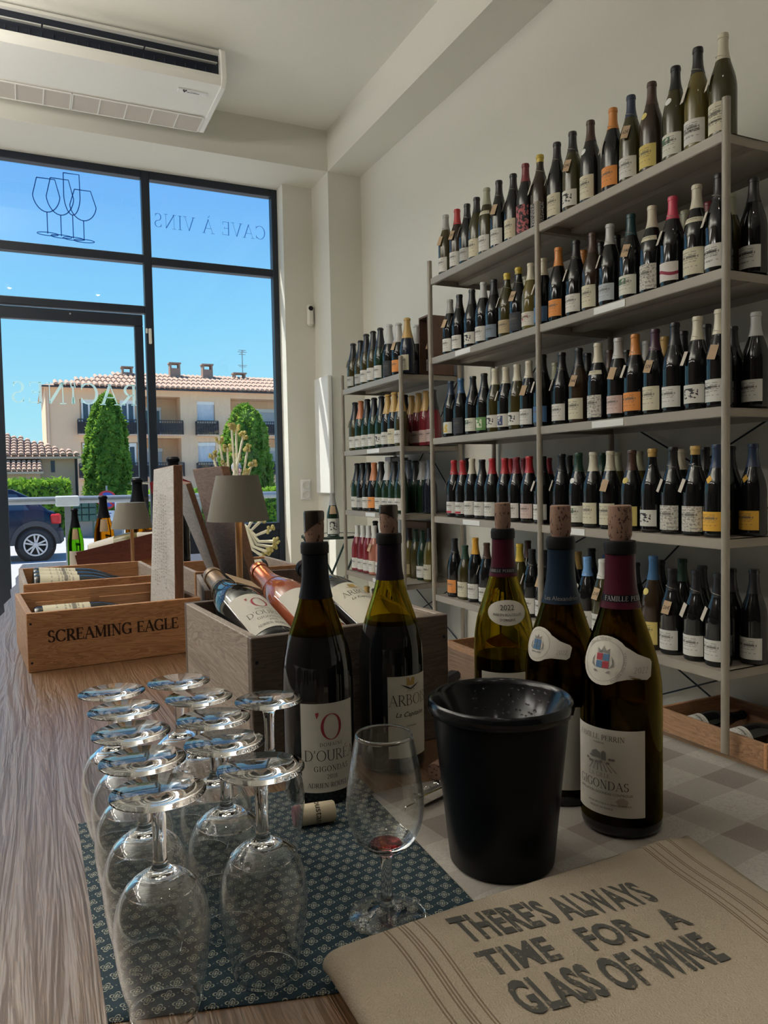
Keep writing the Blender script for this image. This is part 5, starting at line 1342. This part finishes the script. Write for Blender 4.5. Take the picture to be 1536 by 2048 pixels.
t = thing('corkscrew', "silver waiter's corkscrew lying behind the black spittoon", 'corkscrew', (.425, .752, .0042), (0, 0, R(20)))
obj('handle', MB().bb(-.045, .055, -.006, .006, 0, .011), M['steel'], t, bevel=.003)
obj('lever', MB().bb(-.060, .02, -.009, -.0065, .002, .013).bb(-.075, -.055, -.009, -.0065, .004, .010), M['chrome'], t, bevel=.001)
obj('worm', MB().tube([(-.02+.0018*k, .010+.0035*math.cos(k*.9), .006+.0035*math.sin(k*.9)) for k in range(24)], .0011, 6), M['chrome'], t, smooth=True)
obj('hinge', MB().cyl((-.045, -.008, .006), (-.045, .008, .006), .005, 12), M['chrome'], t)
t = thing('bottle_opener', 'black folding opener lying right of the near wooden crate', 'opener', (.655, 1.155, 0), (0, 0, R(35)))
obj('body', MB().bb(-.05, .05, -.011, .011, 0, .016), blackf, t, bevel=.004); obj('hook', MB().tube([(-.05, 0, .010), (-.066, .004, .018), (-.074, .0, .026), (-.068, -.004, .032)], .003, 6), M['steel'], t, smooth=True)

# ---------------------------------------------------------------- wooden cases on the counter
def lay_bottle(label, base, tip, up, glass, capm, labmat, z0, z1, ha, group=None, cz=.222, P=BURG, txt=None, H=None, sc=1.0):
    base, tip = Vector(base), Vector(tip); za = (tip-base).normalized(); nrm = Vector(up); nrm = (nrm-za*nrm.dot(za)).normalized(); ya = -nrm; xa = ya.cross(za)
    Mx = Matrix((xa, ya, za)).transposed().to_euler(); kp = 'C' if P is CHMP else 'B'
    o = link('wine_bottle', cached((kp, glass), lambda: glass_mesh(P, M['g_'+glass])), None, base, Mx, (sc, sc, (H or .297)/.297))
    tag(o, label, 'bottle', group)
    link('capsule', cap_mesh(P, capm, cz, 28, P is CHMP), o)
    lab = link('label', patch_mesh(P, labmat, z0, z1, ha, nu=24), o) if labmat else None
    return o, lab
# near crate with three bottles leaning
cA = R(3.6)
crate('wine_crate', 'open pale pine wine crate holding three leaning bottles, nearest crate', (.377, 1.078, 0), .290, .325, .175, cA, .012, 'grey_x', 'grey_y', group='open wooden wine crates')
grp = 'bottles leaning in the near crate'
fw_ = wrap(BURG, -PI/2, .0010)
o, lab = lay_bottle('leaning dark bottle with red O label and kraft tag, left in near crate', (.302, .985, .126), (.278, 1.240, .203), (.12, -.55, .8), 'black', flat('dull_gold_foil', (.20, .13, .075), .35, .4), M['paper'], .020, .128, .95, grp, .232, sc=.96)
ourea_label(lab, fw_, .006)
link('string', string_mesh(BURG, .228), o); tgm = link('price_tag', tag_mesh(M['kraft']), o, (.012, -.036, .185), (R(-20), R(80), 0))
tgm.scale = (1.3, 1, 1.2)
M['g_orange'] = flat('orange_rose_glass', (.30, .075, .035), .05, var=.2, scale=9)
o, lab = lay_bottle('leaning rosé bottle with copper capsule, middle of the near crate', (.386, .995, .122), (.360, 1.250, .206), (.12, -.55, .8), 'orange', flat('copper_foil', (.46, .13, .06), .25, .6), M['paper'], .020, .135, 1.0, grp, .215, sc=.96)
letter(lab, line_pr((serif('DOMAINE', .0085, .8, .1), 0, .075), (serif("D'OUR\u00c9A", .0075, .7, .05), 0, .06), (ring_glyph(.006, .007, .0006, .0014), 0, .105)), M['ink'], fw_)
o, lab = lay_bottle('leaning dark bottle with an ARBOIS label, right in near crate', (.470, 1.000, .122), (.444, 1.255, .204), (.12, -.55, .8), 'black', blackf, M['paper2'], .020, .140, 1.0, grp, .232, sc=.96)
letter(lab, line_pr((serif('ARBOIS', .0135, .6, .05), 0, .098), (sans('La Capitaine', .0085, 0, 1, .35), 0, .084)), M['ink'], fw_)
letter(lab, [([(-.0055, .122), (.0055, .122), (.0062, .1315), (-.0062, .1315)], [(0, 1, 2, 3)], 0, 0)], gold, fw_, name='emblem')
letter(lab, [([(-.014, .1240), (-.006, .1215), (0, .1185), (.006, .1215), (.014, .1240), (.007, .1200), (0, .1168), (-.007, .1200)], [(0, 1, 7), (1, 2, 6, 7), (2, 3, 5, 6), (3, 4, 5)], 0, 0)], gold, fw_, name='emblem')
# SCREAMING EAGLE case
t = crate('wine_crate', 'open orange-brown pine case branded with large capital letters on its front', (.150, 1.795, 0), .343, .318, .117, R(4.2), .011, 'pine_x', 'pine_y', group='open wooden wine crates')
fb = [c_ for c_ in t.children if c_.name.startswith('front_board')][0]
onb = lambda u, v: (u, -.318/2-.0004, v)
letter(fb, [(*serif('SCREAMING EAGLE', .0232, 1.45, .06, .98), -.006, .056)], flat('branded_ink', (.035, .014, .008), .8), onb)
sb = []
for i in range(4): sb.append(([(0, 0), (.018-.004*(i % 2), 0), (.018-.004*(i % 2), .0016), (0, .0016)], [(0, 1, 2, 3)], .147, .020+.004*i))
sb += [([(0, 0), (.0012, 0), (.0012, .020), (0, .020)], [(0, 1, 2, 3)], .1425, .017), ([(0, 0), (.026, 0), (.026, .0010), (0, .0010)], [(0, 1, 2, 3)], .1425, .017), ([(0, 0), (.026, 0), (.026, .0010), (0, .0010)], [(0, 1, 2, 3)], .1425, .0365)]
letter(fb, sb, bpy.data.materials['branded_ink'], onb, name='stamp')
for s_ in (-1, 1): obj('inner_cleat', MB().bb(-.06+s_*.07, .06+s_*.07, .318/2-.017, .318/2-.0112, .03, .095), M['pine_x'], t, bevel=.001)
for i in range(3): lay_bottle(f'pale-labelled bottle lying in the branded pine case, {("front", "middle", "back")[i]} of three', (.003, 1.697+.090*i, .0512), (.288, 1.718+.090*i, .049), (0, -.1, 1), 'black', blackf, M['l_cream'], .020, .125, 1.3, 'bottles in the branded case', H=.285)
# case behind it
t = crate('wine_crate', 'open pine case with three pale-labelled bottles, behind the branded case', (.150, 2.255, 0), .345, .40, .123, R(2), .011, 'pine_x', 'grey_y', group='open wooden wine crates')
for i in range(3): lay_bottle(f'dark bottle lying in the rear left case, {("front", "middle", "back")[i]} of three', (.005, 2.150+.090*i, .094), (.290, 2.160+.090*i, .070), (0, -.1, 1), 'black', blackf, M['l_cream'], .015, .112, 1.4, 'bottles in the rear left case', H=.29)
# right-hand cases
crate('wine_crate', 'open case with lit-toned sides and two lids inside, right of the branded case', (.535, 1.880, 0), .305, .325, .117, R(-8), .012, 'lid_dark', 'grey_y', group='open wooden wine crates')  # sides paler than the front: lit and shaded tones in the colours
lay_bottle('bottle with a cream label lying in the two-lid case', (.645, 1.785, .068), (.43, 1.800, .055), (0, -.2, 1), 'black', blackf, M['l_cream'], .02, .12, 1.3, None, H=.22, sc=.78)
crate('wine_crate', 'open brown case farthest right on the counter, bottle inside', (.560, 2.265, 0), .305, .30, .117, R(2), .011, 'pine_x', 'grey_y', group='open wooden wine crates')
lay_bottle('cream-labelled bottle lying in the farthest right case', (.675, 2.31, .080), (.43, 2.305, .06), (0, -.2, 1), 'black', blackf, M['l_cream'], .02, .13, 1.3, None, H=.25)
# loose lids standing on edge
def lid(label, NB, NT_, FB, FT, thk, matf, group='lids standing in the crates'):
    NB, NT_, FB, FT = map(Vector, (NB, NT_, FB, FT)); nrm = (NT_-NB).cross(FB-NB).normalized()
    if nrm.x < 0: nrm = -nrm
    t = thing('crate_lid', label, 'lid', NB, None, group); q = [NB, NT_, FT, FB]; b = MB()
    b.v = [tuple(p-NB) for p in q]+[tuple(p-NB+nrm*thk) for p in q]; b.f = [(0, 1, 2, 3), (7, 6, 5, 4), (0, 4, 5, 1), (1, 5, 6, 2), (2, 6, 7, 3), (3, 7, 4, 0)]; b.m = [0]*6
    b.m = [0, 0, 1, 1, 1, 1]; obj('board', b, [matf, M['end_grain']], t, bevel=.0015)
    e1, e2 = (NT_-NB), (FB-NB); rnd = random.Random(int(NB.x*1000)); tx = []
    for r_ in range(6):     # worn stencil print, too faint to read
        u0 = .28+.085*r_; v0 = .16+.1*rnd.random(); ve = .88-.12*rnd.random()
        while v0 < ve:
            w_ = rnd.uniform(.006, .022)
            for (da, db) in ((0, .012), (.02, .046)):
                if rnd.random() < .75: tx.append(([(u0+da, v0), (u0+db, v0), (u0+db, v0+w_*.6), (u0+da, v0+w_*.6)], [(0, 1, 2, 3)], 0, 0))
            v0 += w_+rnd.uniform(.003, .010)
    letter(t, tx, flat('stencil_brown', (.30, .27, .25), .9) if 'stencil_brown' not in bpy.data.materials else bpy.data.materials['stencil_brown'], lambda u, v: e2*u+e1*v-nrm*.0006, name='stencil')
    return t
lid('crate lid coloured as window-lit, standing in the branded case, leftmost of three lids', (.281, 1.668, .062), (.291, 1.688, .405), (.266, 1.93, .062), (.287, 1.945, .400), .020, M['lid_z'])
lid('slanted crate lid coloured grey as window-lit, leaning behind the palest lid', (.432, 1.86, .085), (.360, 1.92, .362), (.440, 1.99, .085), (.356, 2.15, .372), .014, M['lid_grey'])
lid('dark brown crate lid standing behind the near table lamp', (.505, 1.84, .085), (.474, 2.03, .408), (.460, 2.005, .085), (.428, 2.18, .402), .026, M['lid_dark'])

# ---------------------------------------------------------------- lamps
def lamp(label, x, y, H, rb, rt_, hs):
    t = thing('table_lamp', label, 'lamp', (x, y, 0), None, 'cordless table lamps')
    gm_ = bpy.data.materials.get('champagne_metal') or flat('champagne_metal', (.50, .32, .17), .35, .5)
    sm = bpy.data.materials.get('taupe_shade') or flat('taupe_shade', (.20, .185, .155), .6, var=.02)
    obj('base', MB().lathe([(0, 0), (.048, 0), (.05, .003), (.05, .012), (.047, .015), (0, .015)], 36), gm_, t, smooth=True)
    obj('stem', MB().lathe([(.0062, .015), (.0062, H-.03)], 16), gm_, t, smooth=True)
    obj('bulb', MB().lathe([(0, H-.026), (.018, H-.026), (.018, H-.018), (0, H-.018)], 16), bpy.data.materials.get('bulb_glow') or emit('bulb_glow', (1, .72, .38), 3), t)
    L = bpy.data.lights.new('bulb_light', 'POINT'); L.energy = .22; L.color = (1, .66, .32); L.shadow_soft_size = .012; link('bulb_light', L, t, (.016, -.012, H-.04))
    obj('shade', MB().lathe([(rb, H-hs), (rt_, H), (0, H), (0, H-.003), (rt_-.002, H-.003), (rb-.002, H-hs)], 48), sm, t, smooth=50)
lamp('cordless lamp with taupe cone shade and gold stem, behind the near crate', .350, 1.372, .378, .0565, .0385, .083)
lamp('smaller-looking cordless lamp left of the palest lid, behind the rear case', .332, 2.80, .297, .070, .048, .091)

# ---------------------------------------------------------------- bottles and boxes at the window end of the counter
def clear_bottle(label, x, y, H, sc, glass, capm, band, name='wine_bottle', cz=.205, lab=True):
    P = CHMP; o = link(name, cached(('CL', glass), lambda: glass_mesh(P, M[glass], 32)), None, (x, y, 0), (0, 0, face(x, y)+PI/2), (sc, sc, H/.297))
    tag(o, label, 'bottle', 'bottles at the window end of the counter')
    link('capsule', cap_mesh(P, capm, cz, 28, True), o)
    if lab: link('label', patch_mesh(P, M['paper'], .02, .095, .9), o)
    if band: link('price_tag', patch_mesh(P, M['kraft'], .150, .200, .42, e=.003, nv=4, name='price_tag'), o)
    return o
n = NT('amber_wine_glass'); g = n.n('ShaderNodeBsdfGlass', {'Color': (.62, .36, .06), 'Roughness': .0, 'IOR': 1.25}); n.t.links.new(g.outputs[0], n.out.inputs[0]); M['amber_glass'] = n.mat
n = NT('bright_green_glass'); g = n.n('ShaderNodeBsdfGlass', {'Color': (.26, .55, .07), 'Roughness': .0, 'IOR': 1.25}); n.t.links.new(g.outputs[0], n.out.inputs[0]); M['green_glass'] = n.mat
clear_bottle('small bright green half bottle with a kraft tag near the door', .180, 3.45, .262, .74, 'green_glass', blackf, True)
clear_bottle('amber sparkling bottle with a kraft tag beside the green half bottle', .300, 3.51, .312, .96, 'amber_glass', blackf, True)
clear_bottle('amber magnum standing behind the smaller lamp', .435, 3.43, .385, 1.25, 'amber_glass', blackf, False)
jb = clear_bottle('tall dark double magnum with a red bow, hidden behind the palest lid', .585, 3.40, .475, 1.42, 'g_black', blackf, False, lab=False)
rb_ = flat('red_ribbon', (.26, .012, .028), .5); bw = MB()
for sx in (-1, 1):
    bw.add([(0, -.004, 0), (sx*.05, -.02, .035), (sx*.085, -.005, .02), (sx*.08, -.012, -.028), (sx*.045, -.02, -.03)], [(0, 1, 2, 3, 4)])
    bw.add([(0, .006, 0), (sx*.05, .022, .035), (sx*.085, .0, .02), (sx*.08, -.002, -.028), (sx*.045, .02, -.03)], [(0, 4, 3, 2, 1)])
    bw.add([(0, -.006, 0), (sx*.03, -.014, -.01), (sx*.065, -.02, -.075), (sx*.035, -.022, -.085)], [(0, 1, 2, 3)])
bw.sphere((0, -.01, 0), .016, 10, 6)
tag(obj('ribbon_bow', bw, rb_, None, (.562, 3.345, .345), (0, 0, face(.585, 3.4)+PI/2), smooth=True), 'dark red ribbon bow round the neck of the double magnum', 'bow')
t = thing('gift_box', 'open dark red box with a wrapped bottle, tilted behind the rear case', 'box', (.352, 3.10, .0), (0, 0, R(-22)))
tl = Matrix.Translation((0, 0, .105)) @ Matrix.Rotation(R(-13), 4, 'Y')
for nm, bx in (('bottom_board', (-.17, .17, -.07, .07, -.05, -.042)), ('front_board', (-.17, .17, -.075, -.067, -.05, .04)), ('back_board', (-.17, .17, .067, .075, -.05, .055)), ('side_board', (-.178, -.17, -.075, .075, -.05, .03)), ('side_board', (.17, .178, -.075, .075, -.05, .04))):
    obj(nm, MB().bb(*bx).xf(tl), M['mahogany'], t)
for x0, x1, h_ in ((.05, .15, .088), (-.16, -.12, .018)): obj('support_block', MB().bb(x0, x1, -.06, .06, 0, h_), M['pine_x'], t)
lay_bottle('paper-wrapped bottle lying in the dark red box', (.220, 3.145, .092), (.487, 3.042, .172), (0, -.3, 1), 'pale', M['paper'], M['paper'], .005, .20, 3.1, None, .2, H=.29)
# dried flowers
t = thing('dried_flowers', 'tall dried yellow flowers in a vase before the right window, beyond the lamp', 'flowers', (1.338, 5.40, -.286)); t.scale = (1.774,)*3
ps = thing('plant_stand', 'round wooden plant stand under the vase of dried flowers', 'stand', (1.338, 5.40, FZ))
obj('stand_top', MB().lathe([(0, .445), (.16, .445), (.165, .45), (.165, .469), (.16, .4736), (0, .4736)], 28), M['pine_x'], ps, smooth=True)
for k in range(3): obj('leg', MB().tube([(.10*math.cos(k*2.1), .10*math.sin(k*2.1), .447), (.16*math.cos(k*2.1), .16*math.sin(k*2.1), 0)], .012, 8), M['pine_x'], ps)
obj('vase', MB().lathe([(0, 0), (.035, 0), (.042, .02), (.045, .09), (.030, .15), (.028, .17), (.025, .17), (.026, .15), (.040, .09), (.037, .022), (0, .012)], 24), M['grey_y'], t, smooth=True)
rnd = random.Random(21); stem_m = flat('pale_stem', (.82, .78, .62), .8, var=.1); flo = leaf_mat('dried_yellow_flower', (.62, .46, .16), (.95, .84, .48), 90)
tips = [(-.075, 0, .47), (-.04, .03, .53), (.0, -.02, .585), (.028, .02, .575), (.05, -.01, .55), (.075, .02, .50), (-.015, .0, .50), (.03, .03, .465), (-.06, -.02, .40), (.085, -.01, .44), (.06, .0, .40), (-.02, .02, .44),
        (.085, -.05, .235), (.105, -.05, .205), (.140, -.06, .165), (.165, -.06, .115), (.120, -.07, .075), (.15, -.05, .09), (.10, -.06, .06)]
for q, (x, y, z) in enumerate(tips):
    low = z < .3; root = Vector((0, 0, .16)) if not low else Vector((.02, -.01, .165)); tip = Vector((x, y, z))
    if low: mid = Vector((x*.45, y*.5, .205-.2*(q-11)/8)) ; pts = [root, Vector((.045, -.02, .185)), (tip+Vector((.05, -.03, .10)))*.5+Vector((-.015, 0, .01)), tip]
    else: pts = [root, (root+tip)/2+Vector((rnd.gauss(0, .012), rnd.gauss(0, .01), 0)), tip]
    s_ = obj('flower_stem', MB().tube(pts, .003, 6, [.0035+.004*(k/(len(pts)-1))*(1 if low else .3) for k in range(len(pts))]), stem_m, t, smooth=True)
    fm = MB()
    for k in range(9):
        a = rnd.uniform(0, 2*PI); c_ = tip+Vector((.013*math.cos(a), .011*math.sin(a), rnd.uniform(-.012, .014)))
        fm.tube([tip-Vector((0, 0, .02)) if not low else tip-Vector((.012, 0, .004)), c_], .0016, 4); fm.sphere(c_, rnd.uniform(.0055, .0085), 7, 5)
    obj('flower_head', fm, flo, s_, smooth=True)

# ---------------------------------------------------------------- bistro table, its bottle, and low crates
t = thing('bistro_table', 'small folding bistro table with crossed iron legs beside the racks', 'table', (1.93, 4.96, 0))
gi = flat('dark_green_iron', (.015, .035, .028), .5)
obj('table_top', MB().lathe([(0, -.042), (.205, -.042), (.21, -.036), (.205, -.03), (0, -.03)], 36), pane_mat('table_glass', (.75, .85, .85), 1.5), t)
obj('rim', MB().lathe([(.206, -.045), (.216, -.045), (.216, -.028), (.206, -.028)], 36, closed=True), gi, t, smooth=True)
for sy in (-.12, .12):
    for s_ in (-1, 1): obj('leg', MB().tube([(s_*.17, sy, -.045), (-s_*.17, sy, FZ+.005)], .008, 8), gi, t)
for x_ in (-.17, .17): obj('cross_bar', MB().tube([(x_, -.12, FZ+.012), (x_, .12, FZ+.012)], .007, 8), gi, t)
o = link('wine_bottle', glass_mesh(CHMP, M['g_green']), None, (1.935, 4.95, -.030), (0, 0, face(1.935, 4.95)+PI/2), (1, 1, 1.0)); tag(o, 'green sparkling bottle with a large white label on the bistro table', 'bottle')
link('capsule', cap_mesh(CHMP, M['c_grey'], .21, 20, True), o); link('price_tag', patch_mesh(CHMP, M['kraft'], .150, .205, .6, e=.002, nv=4, name='price_tag'), o); link('label', patch_mesh(CHMP, M['l_drawing'], .01, .118, 1.1), o)
t = crate('wine_crate', 'pine crate of lying bottles on the lowest shelf at the near end', (2.112, 1.735, -.6594), .318, .43, .215, R(0), .012, 'pine_x', 'pine_y', group='crates on the lowest shelf')
for i, (y_, z_) in enumerate(((1.60, -.588), (1.70, -.588), (1.80, -.588), (1.86, -.505), (1.69, -.500))):
    lay_bottle(f'dark bottle lying in the lowest-shelf crate, {("first", "second", "third")[i]} of its lower layer' if i < 3 else ('dark bottle lying across the top of the lowest-shelf crate' if i == 3 else 'second dark bottle on top in the lowest-shelf crate'), (1.974, y_, z_), (2.25, y_+(.0 if i < 3 else -.02), z_+(.0 if i < 3 else .02)), (-.3, -.2, 1), 'black', blackf, M['l_white'], .02, .09, 1.2, 'bottles in the lowest-shelf crate', H=.272)
crate('wine_crate', 'shallow pine crate on the lowest shelf below the far bay', (2.112, 3.19, -.6594), .318, .42, .175, 0, .012, 'pine_x', 'pine_y', group='crates on the lowest shelf')
o = bottle_on_shelf((1.80, 1.70, FZ), .30, 'black', 'black', 'none', 't', PI, 'dark tagged bottle standing on the floor before the near rack post', None)
for i, (y_, g_, c_, l_) in enumerate(((4.5, 'olive', 'gold', 'cream'), (4.38, 'green', 'black', 'white'), (4.22, 'olive', 'gold', 'cream'), (4.06, 'green', 'black', 'white'), (3.94, 'olive', 'gold', 'cream'))):
    bottle_on_shelf((1.985, y_, -.65), .31, g_, c_, l_, '', PI, f'{c_}-capped bottle, {ORD[i]} from window, lowest shelf of the short rack', 'bottles on the lowest shelf of the short rack', True)
